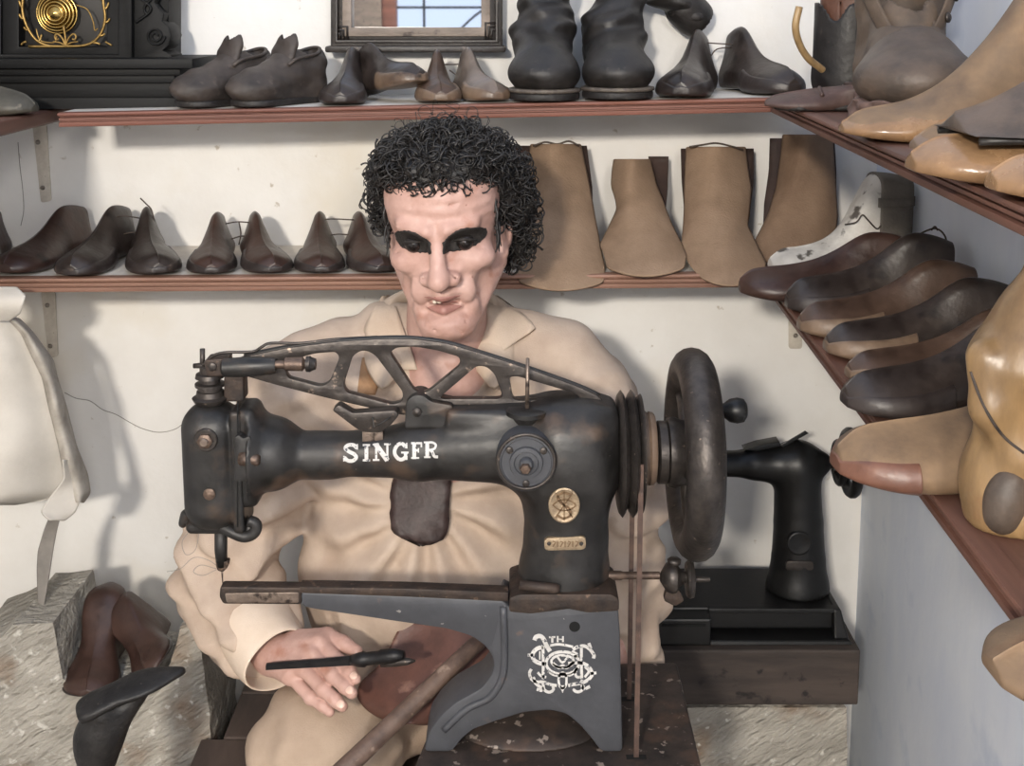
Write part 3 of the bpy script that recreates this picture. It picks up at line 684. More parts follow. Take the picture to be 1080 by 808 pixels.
# black boot with reddish lining, standing upright
p = W(893, 90, 1.66); p[2] = zt; t = thing('leather_boot', 'black upright leather boot shaft with reddish brown top behind the flat brown shoe', 'boot', p)
fb = U(.02, cap(p+[0, 0, .03], p+[.004, 0, .30], .046, .050), cap(p+[.0, .01, .03], p+[.07, .05, .03], .035, .032))
fb = S(.004, fb, cap(p+[0, 0, .10], p+[.004, 0, .36], .042, .046))
jag = lambda P: P[:, 2]-(zt+.128+.014*np.sin((P[:, 0]-p[0])*60)+.008*np.sin((P[:, 0])*190))
fbb = lambda P: np.maximum(np.maximum(fb(P), jag(P)), zt+.0004-P[:, 2])
v, f = nets(fbb, p+np.array([-.08, -.08, -.01]), p+np.array([.14, .12, .36]), .003); mesh_obj('shaft', v, f, M['blackleather'], t)
v, f = nets(S(.002, cap(p+[.004, 0, .09], p+[.006, 0, .25], .0425, .045), cap(p+[.004, 0, .04], p+[.006, 0, .33], .0385, .041)), p+np.array([-.07, -.07, .02]), p+np.array([.08, .08, .30]), .003); mesh_obj('lining', v, f, M['redleather'], t)
v, f = nets(wr(U(.01, rbox(p+[.075, .02, .055], (.045, .012, .05), .01)), .003, 70), p+np.array([.0, -.03, -.01]), p+np.array([.15, .07, .13]), .003)
v[:, 2] = np.maximum(v[:, 2], zt+.0005); v[:, 0] = np.minimum(v[:, 0], XR0-.008); mesh_obj('side_flap', v, f, M['shoe'], t)
tag(mesh_obj('horn_handle', *tube(spline([W(u, v, Y) for u, v, Y in ((843, 7, 1.50), (839, 28, 1.50), (843, 46, 1.51), (852, 61, 1.52), (864, 71, 1.53), (868, 74, 1.535))], 6), [.0045]*30+[.003], 10), M['horn']), 'curved yellowish horn handle rising in front of the black boot shaft', 'handle')
wire('thin wire loop with a twist, against the wall above the big old boot', [(1.86, [(905, 14), (912, 8), (920, 6), (928, 12), (937, 24)]), (1.86, [(916, 8), (919, 3), (923, 5), (918, 9)])], .001)

# big old boot
yaw = -10; q0 = onZ(948, 134, zUR); pos = np.array([q0[0], q0[1], zt]); L = .27
dd = np.array([math.sin(math.radians(yaw)), -math.cos(math.radians(yaw)), 0]); org = pos-dd*.24
org[0] = .462
t = thing('work_boot', 'big grey-brown old boot with open buttoned front and crumbling sole behind golden trees', 'boot', org)
bd = U(.018, ell((.205, 0, .046), (.064, .062, .034)), cap((.17, 0, .056), (.10, 0, .092), .046, .040), cap((.06, 0, .06), (.05, 0, .22), .048, .056), cap((.04, 0, .05), (.17, 0, .04), .045, .05))
bd = S(.004, wr(bd, .0014, 90, 1), cap((.065, 0, .12), (.05, 0, .34), .040, .052), rbox((.135, 0, .165), (.06, .021, .072), .01, rot(0, math.radians(-25), 0)))
v, f = nets(lambda P: np.maximum(bd(P), .022-P[:, 2]), (-.03, -.09, 0), (.30, .09, .28), .0032)
X = lambda v: xf(v, math.radians(yaw), org)
up = mesh_obj('upper', X(v), f, M['oldboot'], t)
tc_ = lambda P: np.maximum(np.maximum(U(.018, ell((.205, 0, .046), (.0675, .0655, .0375)), cap((.17, 0, .056), (.14, 0, .07), .049, .045))(P), .024-P[:, 2]), .160-P[:, 0]+.35*(P[:, 2]-.03))
v, f = nets(tc_, (.12, -.09, 0), (.30, .09, .13), .003); mesh_obj('toe_cap', X(v), f, M['greyleather'], t)
v, f = nets(wr(sole_sdf(L, .048, .068, .0003, .026), .0022, 260, .4), (-.03, -.09, -.01), (.31, .09, .05), .003); v[:, 2] = np.maximum(v[:, 2], .0003); mesh_obj('sole', X(v), f, M['oldsole'], t)
for s in (-1, 1):
    path = spline([(.150, s*.026, .092), (.132, s*.040, .120), (.112, s*.050, .150), (.100, s*.055, .20)], 6)
    rings = []
    for i, c in enumerate(path):
        w = .017; n_ = np.array([.5, s*.85, .1]); tt = np.array([.75, -s*.45, .3])
        rings.append([c-tt*w*.6-n_*.002, c+tt*w-n_*.002, c+tt*w+n_*.003, c-tt*w*.6+n_*.003])
    v, f = loft(rings); bf = mesh_obj('button_flap', X(v), f, M['oldboot'], t, sub=1)
    if s > 0:
        for k in (4, 9, 14):
            c = path[k]; v, f = lathe(c+np.array([.5, .85, .1])*.003, (.5, .85, .1), [(.006, 0), (.006, .002), (.003, .004), (.0001, .0045)], 14)
            mesh_obj('button', X(v), f, M['steel'], bf)
v, f = nets(wr(S(.003, ell((.132, 0, .110), (.018, .032, .034), rot(0, math.radians(-38), 0)), ell((.108, 0, .128), (.028, .026, .05), rot(0, math.radians(-38), 0))), .001, 120), (.05, -.05, .04), (.20, .05, .20), .0025); mesh_obj('tongue', X(v), f, M['oldboot'], t)

def tree_extra(L, toe_m, Wr, Hs, cut=.62):
    def ex(t, T):
        v, f = loft(last_rings(L, Wr, TREE, .1, .05, cut, 1.0, 16, 1.02, 1.03, Hs=Hs)); v[:, 0] = (v[:, 0]-L*.5)*1.006+L*.5
        v[:, 2] = np.maximum(v[:, 2], .0004)
        mesh_obj('toe_piece', T(v), f, toe_m, t, sub=1)
    return ex
TREE2 = [(0, .72), (.1, .73), (.20, .72), (.28, .62), (.38, .46), (.5, .32), (.62, .215), (.75, .15), (.86, .125), (.94, .10), (1, .05)]
def gold_tree(label, uv, Y, yaw, L, m, toe, Hs=1.0, Wr=.36, top=TREE2, group='golden boot trees on the upper shelf'):
    p = W(uv[0], uv[1], Y)
    return last(label, (p[0], p[1], zt), yaw, L, m, Wr=Wr, top=top, conew=.11, curve=.04, ballfrac=1.0, name='boot_tree', cat='boot tree', Hs=Hs, group=group, extra=tree_extra(L, toe, Wr, Hs))
gold_tree('golden boot tree whose tall shaft rises just beside the big old boot', (886, 150), 1.14, -90, .235, M['treedull'], M['treetoe'])
gold_tree('golden boot tree half hidden behind the dark leather vamp', (962, 160), 1.0, -90, .23, M['treedull'], M['treeold'])
p = W(958, 185, .865)
def vamp_extra(L):
    def ex(t, T):
        rg = last_rings(L, .40, [(0, .75), (.2, .66), (.35, .54), (.5, .41), (.65, .30), (.8, .22), (1, .16)], .12, .03, 0.0, .88, 18, 1.04)
        v, f = loft(rg); v[:, 2] = np.maximum(v[:, 2], .036-.008*np.clip(v[:, 0]/L, 0, 1)+.006*np.clip((v[:, 0]/L-.45)/.4, 0, 1))
        mesh_obj('leather_vamp', T(v), f, M['greyleather'], t, sub=1)
        e = [(L*x, s*L*.17, .035-.004*x) for s in (1,) for x in np.linspace(.0, .86, 12)]
        v, f = tube(e, .003, 6); mesh_obj('vamp_edge', T(v), f, M['blackleather'], t)
        e = [(L*x, -L*.17, .035-.004*x) for x in np.linspace(.0, .86, 12)]
        v, f = tube(e, .003, 6); mesh_obj('vamp_edge', T(v), f, M['blackleather'], t)
    return ex
LTOE = [(0, .15), (.3, .15), (.5, .145), (.7, .14), (.85, .13), (.94, .11), (1, .065)]
last('shiny honey-coloured last with a dark leather vamp laid over it', (p[0], p[1], zt), -90, .24, M['treetoe'], Wr=.40, top=LTOE, conew=.12, curve=.03, ballfrac=1.0, Hs=1.0, extra=vamp_extra(.24))
p = W(1043, 195, .775)
last('shiny reddish honey last at the picture edge, nearest on the upper shelf', (p[0], p[1], zt), -90, .22, M['treetoe'], Wr=.40, top=LTOE, conew=.12, curve=.03, ballfrac=1.0)
# grey wooden shoe at the far left
p = onZ(49, 118, zU(-.62)); 
last('greyish brown wooden shoe toe in front of the black clock', (p[0], p[1]-.04, zU(-.62)-.0015), 78, .17, M['oldwood'], Wr=.38, top=[(0, .3), (.3, .3), (.5, .27), (.7, .22), (.85, .18), (.95, .13), (1, .07)], conew=.1, ballfrac=1.0, curve=.03)

# white boot tree with grey canvas
p = W(811, 288, 1.70)
def wx(t, T):
    L = .20
    v, f = loft(last_rings(L, .42, TREE, .17, .04, .0, .27, 10, 1.14, 1.0)); v[:, 2] = np.maximum(v[:, 2], .045); mesh_obj('canvas_cover', T(v), f, M['greyfabric'], t, sub=1)
    v, f = loft(last_rings(L, .42, TREE, .18, .04, .0, .29, 10, 1.18, 1.0)); v[:, 2] = np.clip(v[:, 2], .095, .108); v[:, 0] -= .001; mesh_obj('canvas_band', T(v), f, M['greyfabric'], t)
    v, f = tube(spline([(L*.50, .02, .07), (L*.44, .03, .075), (L*.40, .031, .085), (L*.36, .032, .078), (L*.30, .034, .066), (L*.27, .034, .070)], 5), .0011, 6); mesh_obj('lace', T(v), f, M['wire'], t)
last('flaking white boot tree wrapped in grey canvas in the shelf corner', (p[0], p[1], zL(p[0])), -84, .20, M['white'], Wr=.44, top=[(0, .66), (.1, .68), (.26, .69), (.33, .60), (.42, .40), (.5, .30), (.65, .21), (.8, .175), (.93, .15), (1, .09)], conew=.15, curve=.04, ballfrac=1.0, name='boot_tree', cat='boot tree', extra=wx)

# ---------------------------------------------------------------- tan leather uppers
def upper(label, rows, back, m, Yt=1.87, Yb=1.672, bulge=.05, seam=None, notch=None):
    t = thing('boot_upper', label, 'leather upper', W((rows[-1][1]+rows[-1][2])/2, rows[-1][0], Yb+.04), 'cut leather uppers on the lower shelf')
    rows = np.array(rows, float); v0, v1 = rows[0, 0], rows[-1, 0]
    vv = np.linspace(v0, v1, 34); n = 22; grid = []
    for v in vv:
        s = (v-v0)/(v1-v0); uL = np.interp(v, rows[:, 0], rows[:, 1]); uR = np.interp(v, rows[:, 0], rows[:, 2])
        Y = Yt+(Yb+.02-Yt)*s**1.15
        row = []
        for k in range(n):
            a = k/(n-1); u = uL+(uR-uL)*a; b = math.sin(PI*a)**.75
            vb = v+(rows[-1][3] if len(rows[-1]) > 3 else 0)*0
            y = Y-bulge*(.85-.4*s)*b+.0025*math.sin(9*a+7*s)
            w = v - (1-b)*(10*s**3)            # hem curves down in the middle
            row.append(W(u, w, y))
        grid.append(row)
    vtx = np.array(grid).reshape(-1, 3); fc = [(i*n+j, i*n+j+1, (i+1)*n+j+1, (i+1)*n+j) for i in range(33) for j in range(n-1)]
    o = mesh_obj('front_leather', vtx, fc, m, t, sub=1); sd = o.modifiers.new('thick', 'SOLIDIFY'); sd.thickness = .003; sd.offset = 0
    # darker back leather joined behind
    bk = np.array(back, float); grid = []; n2 = 10
    for v in np.linspace(bk[0, 0], bk[-1, 0], 16):
        uL = np.interp(v, bk[:, 0], bk[:, 1]); uR = np.interp(v, bk[:, 0], bk[:, 2]); s = (v-v0)/(v1-v0)
        Y = min(Yt+(Yb+.02-Yt)*max(s, 0)**1.15+.018, BW-.005)
        grid.append([W(uL+(uR-uL)*k/(n2-1), v, Y-.0+.012*math.sin(PI*k/(n2-1))*(.3)) for k in range(n2)])
    vtx = np.array(grid).reshape(-1, 3); vtx[:, 1] = np.minimum(vtx[:, 1], BW-.003); fc = [(i*n2+j, i*n2+j+1, (i+1)*n2+j+1, (i+1)*n2+j) for i in range(15) for j in range(n2-1)]
    o = mesh_obj('back_leather', vtx, fc, M['tandark'], t); sd = o.modifiers.new('thick', 'SOLIDIFY'); sd.thickness = .0025; sd.offset = 0
    if seam:
        Ys, pts = seam
        o = mesh_obj('stitched_tab', *tube(spline([W(u, v, Y) for u, v, Y in pts], 6), .0009, 5), M['tan2'], t)
    if notch:
        o = mesh_obj('top_lacing', *tube(spline([W(u, v, Yt-.035) for u, v in notch], 5), .0016, 6), M['wire'], t)
    return t
upper('tan leather upper directly behind the curly hair, widest at its hem', [(152, 560, 612), (175, 557, 617), (200, 554, 622), (235, 549, 628), (262, 546, 633), (290, 545, 638), (307, 547, 637)], [(154, 543, 619), (200, 543, 625), (240, 545, 625), (285, 552, 628)], M['tan'], notch=[(562, 154), (575, 150), (588, 152), (600, 149), (611, 154)])
upper('narrow-waisted tan leather upper with a ragged cut top, smallest of the uppers', [(168, 648, 685), (180, 646, 688), (196, 645, 692), (212, 650, 699), (222, 651, 702), (240, 643, 709), (262, 633, 719), (276, 637, 724), (292, 640, 722)], [(165, 684, 705), (200, 688, 704), (228, 694, 701)], M['tan'])
upper('tan leather upper with rounded side tabs and a buckle strip on top', [(155, 724, 786), (175, 723, 788), (200, 722, 792), (222, 722, 790), (240, 721, 788), (262, 719, 798), (285, 726, 808), (302, 738, 803)], [(157, 718, 795), (190, 719, 795), (225, 722, 791), (262, 722, 786)], M['tan'], notch=[(727, 155), (740, 153), (755, 151), (770, 154), (784, 158)])
upper('brown leather upper in the shelf corner with its dark inside showing', [(142, 826, 877), (170, 823, 879), (198, 819, 881), (230, 810, 883), (262, 795, 880), (278, 800, 868), (288, 812, 860)], [(146, 812, 880), (180, 811, 882), (215, 806, 882), (240, 805, 880)], M['tan2'], Yb=1.735)

# ---------------------------------------------------------------- hanging hide on the left
Yh = 1.68
t = thing('hanging_hide', 'pale grey hide with curled ragged edge hanging from the lower shelf', 'hide', W(40, 310, Yh+.01))
def sheet(name, rows, m, par, Yf, nx=16, ny=30, th=.0025):
    rows = np.array(rows, float); g = []
    for v in np.linspace(rows[0, 0], rows[-1, 0], ny):
        a = np.interp(v, rows[:, 0], rows[:, 1]); b = np.interp(v, rows[:, 0], rows[:, 2])
        g.append([W(a+(b-a)*k/(nx-1), v, Yf(k/(nx-1), (v-rows[0, 0])/(rows[-1, 0]-rows[0, 0]))) for k in range(nx)])
    vt = np.array(g).reshape(-1, 3); fc = [(i*nx+j, i*nx+j+1, (i+1)*nx+j+1, (i+1)*nx+j) for i in range(ny-1) for j in range(nx-1)]
    o = mesh_obj(name, vt, fc, m, par, sub=1); sd = o.modifiers.new('thick', 'SOLIDIFY'); sd.thickness = th; sd.offset = 0; return o
sheet('hide_sheet', [(330, -60, 14), (345, -60, 24), (370, -60, 36), (400, -60, 48), (430, -60, 56), (470, -60, 64), (505, -60, 70), (524, -55, 74), (532, -50, 20)], M['hide'], t, lambda a, s: Yh-.03*math.sin(PI*min(a*1.1, 1))+.012*math.sin(5*a+3*s)*s+.004*math.sin(12*s+4*a))
sheet('hide_fold', [(303, -60, 18), (312, -60, 27), (330, -60, 22), (338, -60, 10)], M['hide'], t, lambda a, s: Yh-.045-.018*math.sin(PI*s)+.01*a)
sheet('curled_edge', [(336, 8, 20), (350, 22, 34), (380, 36, 56), (398, 45, 60), (430, 52, 70), (470, 62, 80), (500, 68, 92), (520, 74, 95), (530, 80, 88)], M['hideedge'], t, lambda a, s: Yh-.02+.03*a-.02*math.sin(PI*a)+.006*math.sin(22*s+2*a), 9, 40)
sheet('ragged_flap', [(485, 66, 74), (505, 68, 80), (525, 52, 86), (540, 42, 80), (549, 52, 68)], M['hide'], t, lambda a, s: Yh-.045+.02*a+.01*math.sin(4*s), 8, 16)
o = sheet('leather_strip', [(545, 52, 64), (560, 46, 60), (580, 40, 56), (600, 39, 53), (630, 40, 48), (652, 40, 44)], M['strip'], t, lambda a, s: Yh-.01+.008*math.sin(4*s+a), 5, 22, .002)

# ---------------------------------------------------------------- stone blocks (chiselled faces)
def chisel(v, f, name, label, m, amp, seed, parent=None):
    pass
def stone(name, label, outline, Y, d, topslope=0.0):
    v, f = ext(outline, Y, d)
    me = bpy.data.meshes.new('t'); me.from_pydata(v.tolist(), [], f); bm = bmesh.new(); bm.from_mesh(me)
    bmesh.ops.remove_doubles(bm, verts=bm.verts, dist=1e-5)
    bmesh.ops.triangulate(bm, faces=bm.faces)
    for it in range(7):
        es = [e for e in bm.edges if e.calc_length() > .011]
        if not es: break
        bmesh.ops.subdivide_edges(bm, edges=es, cuts=1, use_grid_fill=False); bmesh.ops.triangulate(bm, faces=[q for q in bm.faces if len(q.verts) > 3])
    bm.normal_update()
    for q in bm.verts:
        c = q.co
        s = Vector((c.x*55+c.z*70, c.y*60, (c.z*.75-c.x*.55)*170))
        k = noise.noise(c*45)*.003+noise.noise(c*22)*.004
        q.co += q.normal*k
        q.co.z -= topslope*max(0, (c.y-Y))*0
    bm.verts.index_update(); vv = np.array([q.co[:] for q in bm.verts]); ff = [tuple(x.index for x in q.verts) for q in bm.faces]; bm.free()
    vv[:, 2] = np.maximum(vv[:, 2], 0.0002)
    o = mesh_obj(name, vv, ff, m=M['stone'], smooth=True, auto=30); return tag(o, label, 'stone block')
zfl = 1080*2
def down(u, Y): # image row where the floor is
    return PY + F*math.tan(math.atan2(EYE, Y)-TH)
Yl = 1.60; fl = down(0, Yl)
stone('stone_block', 'rough chiselled stone block with a notch holding a pair of brown lasts', [(-40, 690), (2, 672), (14, 660), (56, 657), (60, 676), (66, 716), (78, 727), (160, 727), (180, 700), (190, 661), (207, 655), (212, 690), (222, 760), (232, fl), (-40, fl)], Yl, .16)
Yr = 1.70; fl = down(0, Yr)
stone('stone_block', 'rough chiselled stone block carrying the dark timber and the rear sewing machine', [(700, 746.5), (893, 746.5), (894, fl), (700, fl)], Yr, .17)

# pair of lasts in the notch
zn = lambda x: W(100, 723, Yl)[2]-.002
p = W(118, 716, Yl+.01); 
NT = [(0, .55), (.1, .56), (.26, .53), (.36, .43), (.5, .30), (.65, .20), (.8, .15), (.93, .11), (1, .06)]
pv = W(100, 718, Yl+.03)
last('brown last with a grooved sole edge, standing toe down in the stone notch', (pv[0], pv[1]-.01, pv[2]-.004), 4, .155, M['last_red'], Wr=.50, Hs=1.2, top=NT, conew=.22, pad=(M['last_pad'], .42, .26), group='pair of brown lasts in the stone notch', pitch=3)
pv = W(164, 704, Yl+.02)
last('brown last tipped on its side with its sole facing out, leaning on its mate', (pv[0], pv[1], pv[2]-.02), 10, .15, M['last_red'], Wr=.50, Hs=1.05, top=NT, conew=.2, pad=(M['last_pad'], .42, .26), group='pair of brown lasts in the stone notch', pitch=4, roll=48)

# iron last
Yi = 1.30
t = thing('iron_last', 'cast iron shoe anvil with a foot-shaped plate, below the brown lasts', 'anvil', W(102, 1500, Yi))
A = W(80, 753, Yi-.02); B = W(196, 706, Yi+.02)
ax = B-A; Ln = np.linalg.norm(ax); ax /= Ln
sidev = np.array([-.12, -.86, -.30]); sidev -= ax*(sidev@ax); sidev /= np.linalg.norm(sidev); up = np.cross(ax, sidev); up *= np.sign(up[2])
rings = []
for s in np.linspace(0, 1, 22):
    w = herm([(0, .009), (.04, .015), (.15, .019), (.35, .018), (.55, .021), (.75, .017), (.9, .009), (.97, .005), (1, .002)], s)
    c = A+ax*Ln*s+up*(.006*math.sin(PI*s)); h = .0055*(1-.5*s)
    rings.append([c+sidev*w*a+up*b for a, b in ((1, h*.6), (.8, h), (0, h*1.3), (-.8, h), (-1, h*.6), (-1, -h), (-.6, -h*1.6), (.6, -h*1.6), (1, -h))])
v, f = loft(rings); mesh_obj('sole_plate', v, f, M['ironlast'], t, sub=1)
st = spline([W(128, 742, Yi), W(112, 752, Yi), W(102, 770, Yi), W(100, 800, Yi), W(100, 860, Yi), np.array([W(100, 860, Yi)[0], Yi, .05]), np.array([W(100, 860, Yi)[0], Yi, .006])], 6)
nst = len(st); v, f = tube(st, [.030-.014*min(1, i/10) for i in range(nst)], 14)
fs_ = U(.03, cap(A+ax*Ln*.18-up*.010, W(102, 775, Yi), .014, .016), cap(A+ax*Ln*.58-up*.004, W(104, 790, Yi), .010, .014), cap(W(102, 775, Yi), W(102, 900, Yi), .0165, .0185))
cutp = lambda P: (P-(A-up*.001))@up
v, f = nets(lambda P: np.maximum(fs_(P), cutp(P)), W(70, 905, Yi)-np.array([.02, .06, 0]), B+np.array([.02, .06, .03]), .0028); mesh_obj('stem', v, f, M['ironlast'], t)
q = W(102, 895, Yi); mesh_obj('post', *tube([(q[0], Yi, q[2]+.01), (q[0], Yi, .03), (q[0], Yi, .002)], [.0185, .022, .03], 20), M['ironlast'], t)
mesh_obj('foot', *lathe((q[0], Yi, .0003), (0, 0, 1), [(.09, 0), (.09, .01), (.04, .025), (.02, .03)], 32), M['ironlast'], t)

# ---------------------------------------------------------------- timber and rear sewing machine
Yt_ = 1.665
a = W(660, 690, Yt_); b2 = W(905, 746, Yt_); za = W(780, 686, Yt_)[2]; zb2 = W(780, 746, Yt_)[2]
o = mesh_obj('timber_block', *box((a[0], Yt_, zb2+.003), (b2[0], BW-.012, za)), M['woodblock'], smooth=False, bevel=.003); tag(o, 'dark cracked timber block lying under the rear sewing machine', 'timber block')
Ym_ = 1.70
ztim = za+.0004
base = W(800, 670, Ym_+.06); base[2] = ztim
t = thing('sewing_machine', 'smaller black sewing machine with hand wheel on dark timber against the wall', 'sewing machine', base)
ztop = W(780, 642, Ym_)[2]; xl = W(747, 642, Ym_)[0]; xrr = W(884, 642, Ym_)[0]; xll = W(691, 642, Ym_)[0]; yb = 1.835
mb = MB()
mesh_obj('bed', *box((xll, Ym_+.004, ztim+.012), (xrr-.004, yb, ztop)), M['black'], t, smooth=False, bevel=.003)
mesh_obj('bed_foot', *hexa([(xl-.0, Ym_-.022, ztim), (xrr+.018, Ym_-.022, ztim), (xrr+.018, yb+.004, ztim), (xl, yb+.004, ztim)], [(xl, Ym_-.018, ztim+.006), (xrr+.014, Ym_-.018, ztim+.006), (xrr+.004, yb, ztim+.014), (xl, yb, ztim+.014)]), M['black'], t, smooth=False, bevel=.002)
mesh_obj('bed_lip', *box((xl, Ym_-.004, ztop-.006), (xrr+.002, Ym_+.01, ztop+.0015)), M['black'], t, smooth=False, bevel=.0015)
mesh_obj('bed_corner', *hexa([(xrr-.008, Ym_-.015, ztim+.005), (xrr+.014, Ym_-.015, ztim+.005), (xrr+.006, yb, ztim+.005), (xrr-.008, yb, ztim+.005)], [(xrr-.008, Ym_-.006, ztop+.001), (xrr+.003, Ym_-.006, ztop+.001), (xrr+.001, yb, ztop+.001), (xrr-.008, yb, ztop+.001)]), M['black'], t, smooth=False, bevel=.003)
mesh_obj('slide_plate', *box((xll, Ym_-.024, ztim), (xl+.001, Ym_+.02, ztop-.004)), M['black'], t, smooth=False, bevel=.003)
s1 = W(698, 659, Ym_-.025); s2 = W(744, 659, Ym_-.025)
mesh_obj('plate_slot', *box((s1[0], Ym_-.0255, s1[2]-.003), (s2[0], Ym_-.02, s1[2]+.0005)), M['hole'], t, smooth=False)
Yp = 1.765
P2 = lambda u, v, d=0: W(u, v, Yp+d)
k = mpp(560, Yp)
pil = U(.02, chain([P2(840, 645), P2(841, 618), P2(842, 590), P2(842, 550), P2(841, 510), P2(842, 490)], [42*k, 33*k, 28*k, 25.5*k, 24*k, 24*k], .003), cap(P2(735, 489), P2(800, 489), 13*k, 14.5*k), cap(P2(800, 489), P2(838, 491), 14.5*k, 22*k), cap(P2(842, 488), P2(868, 488), 13*k, 9*k), rbox(P2(729, 515), (13*k, 14*k, 42*k), 6*k))
flo = ztop+.0005
v, f = nets(lambda Q: np.maximum(pil(Q), flo-Q[:, 2]), P2(700, 660)-np.array([.02, .08, .02]), P2(900, 440)+np.array([.03, .08, .02]), .003)
ap = mesh_obj('arm_and_pillar', v, f, M['black'], t)
mesh_obj('needle_bar', *tube([P2(729, 552), P2(729, 610)], .004, 8), M['steel'], t)
hw = P2(884, 488)
mesh_obj('axle', *tube([P2(862, 488), P2(893, 488)], .009, 14), M['black'], t)
hwm = MB(); 
for du, r, w in ((885, 24, 4), (897, 36, 6)):
    th = np.linspace(0, 2*PI, 41); c = P2(du, 488)
    hwm.add(*tube([(c[0], c[1]+r*k*.86*math.sin(a), c[2]+r*k*.86*math.cos(a)) for a in th], w*k, 10, False))
    for a in (.4, .4+2.09, .4+4.19): hwm.add(*tube([c, c+np.array([0, r*k*.86*math.sin(a), r*k*.86*math.cos(a)])], w*k*.7, 8))
    hwm.add(*lathe(c-np.array([w*k, 0, 0]), (1, 0, 0), [(.012, 0), (.012, 2*w*k)], 16))
build(hwm, 'hand_wheel', M['black'], t)
mesh_obj('thread_lever', *hexa([P2(822, 470, -.008), P2(826, 472, -.008), P2(826, 472, .008), P2(822, 470, .008)], [P2(849, 454, -.008), P2(853, 457, -.008), P2(853, 457, .008), P2(849, 454, .008)]), M['black'], t, smooth=False, bevel=.001)
mesh_obj('top_cover', *ext([(785, 475), (800, 470), (822, 466), (824, 470), (800, 476)], Yp-.012, .024, bev=.001), M['black'], t, auto=35)
pf = Yp-29*k
def surf1(fn, u, v, Y0=1.6, Y1=1.85):
    Y = Y0
    for _ in range(80):
        d = float(fn(W(u, v, Y)[None])[0])
        if abs(d) < 2e-5 or Y > Y1: break
        Y += d*.8
    return W(u, v, Y)
mesh_obj('badge', *lathe(surf1(pil, 843, 573), (0, -1, 0), [(13*k, -.004), (13*k, .0015), (11*k, .0025), (10*k, .0018), (.0001, .002)], 28), M['black'], t)
mesh_obj('number_plate', *ext(rounded([(829, 592), (858, 592), (858, 602), (829, 602)], 4), surf1(pil, 843, 597)[1]-.001, .006, bev=.0006), M['steel'], t, auto=35)
# loose threads lying on the wall, not suspended
tag(mesh_obj('wall_thread', *tube(spline([W(u, v, BW-.001) for u, v in ((68, 414), (80, 420), (95, 423), (108, 432), (122, 437), (136, 445), (150, 452), (168, 456), (186, 452), (200, 440))], 5), .0006, 5), M['thread']), 'fine grey thread on the wall between the hide and the sewing machine head', 'thread')
tag(mesh_obj('wall_thread', *tube(spline([W(u, v, BW-.0012) for u, v in ((19, 150), (21, 175), (24, 200), (25, 222), (22, 238))], 5), .0006, 5), M['thread']), 'fine dark thread on the wall beside the upper cream bracket', 'thread')
# ================================================================ the big sewing machine
Ya = 1.30; k = mpp(475, Ya); kv = W(500, 425, Ya)[2]-W(500, 525, Ya)[2]; kv /= 100
A_ = lambda u, v, w=0: W(u, v, Ya+w*k)          # w in pixels, away from the viewer
Yf = 1.245
ztab = W(560, 794, Yf)[2]
tm = thing('sewing_machine', 'large old black patching machine with silver lettering and big flywheel before the cobbler', 'sewing machine', np.array([W(560, 794, Yf)[0], Yf+.045, ztab]))
flare0 = chain([A_(266, 477), A_(284, 478), A_(300, 479), A_(320, 480), A_(345, 480)], [50*k, 40*k, 31*k, 24.5*k, 22*k], .003)
flare = lambda P: np.maximum(flare0(P), A_(268, 477)[0]-P[:, 0])
arm = U(14*k, flare, cap(A_(340, 480), A_(440, 475), 22*k, 29*k),
        cap(A_(440, 475), A_(540, 468), 29*k, 42*k), rbox(A_(604, 470), (43*k, 44*k, 48*k), 26*k), rbox(A_(560, 434), (88*k, 26*k, 9*k), 6*k))
pillar = U(8*k, chain([A_(596, 480), A_(597, 530), A_(597, 565), A_(595, 600), A_(594, 640)], [52*k, 45*k, 44.5*k, 48*k, 57*k], .004))
arm = U(34*k, arm, pillar)
arm = U(8*k, arm, rbox(A_(264, 477), (11*k, 24*k, 54*k), 8*k))
arm_c = lambda P: np.maximum(arm(P), W(590, 622, Ya)[2]-P[:, 2])
v, f = nets(arm_c, A_(240, 660)-np.array([0, .09, 0]), A_(665, 395)+np.array([0, .09, .01]), .0028)
apil = mesh_obj('arm_and_pillar', v, f, M['iron'], tm)
def surf(fn, u, v, Y0=1.12, Y1=1.45):
    Y = Y0
    for _ in range(60):
        p = W(u, v, Y); d = float(fn(p[None])[0])
        if abs(d) < 2e-5: break
        Y += d*.8
        if Y > Y1: break
    return W(u, v, Y)
def decal(mb, path, w, fn, off=.0005, dth=.0008):
    p = np.asarray(path, float); w = np.full(len(p), w, float) if np.isscalar(w) else np.asarray(w, float)
    t = np.gradient(p, axis=0); t /= (np.linalg.norm(t, axis=1, keepdims=True)+1e-9); nn = np.stack([-t[:, 1], t[:, 0]], 1); rings = []
    for i in range(len(p)):
        a = p[i]+nn[i]*w[i]/2; b = p[i]-nn[i]*w[i]/2; A = surf(fn, *a)-np.array([0, off, 0]); B = surf(fn, *b)-np.array([0, off, 0]); D = np.array([0, dth, 0])
        rings.append([A, B, B+D, A+D])
    mb.add(*loft(rings))
def sp2(pts, n=5): return spline(np.c_[np.asarray(pts, float), np.zeros(len(pts))], n)[:, :2]
def dens(pts, n=4):
    p = np.asarray(pts, float); out = []
    for a, b in zip(p[:-1], p[1:]):
        for s in np.linspace(0, 1, n, endpoint=False): out.append(a+(b-a)*s)
    out.append(p[-1]); return np.array(out)
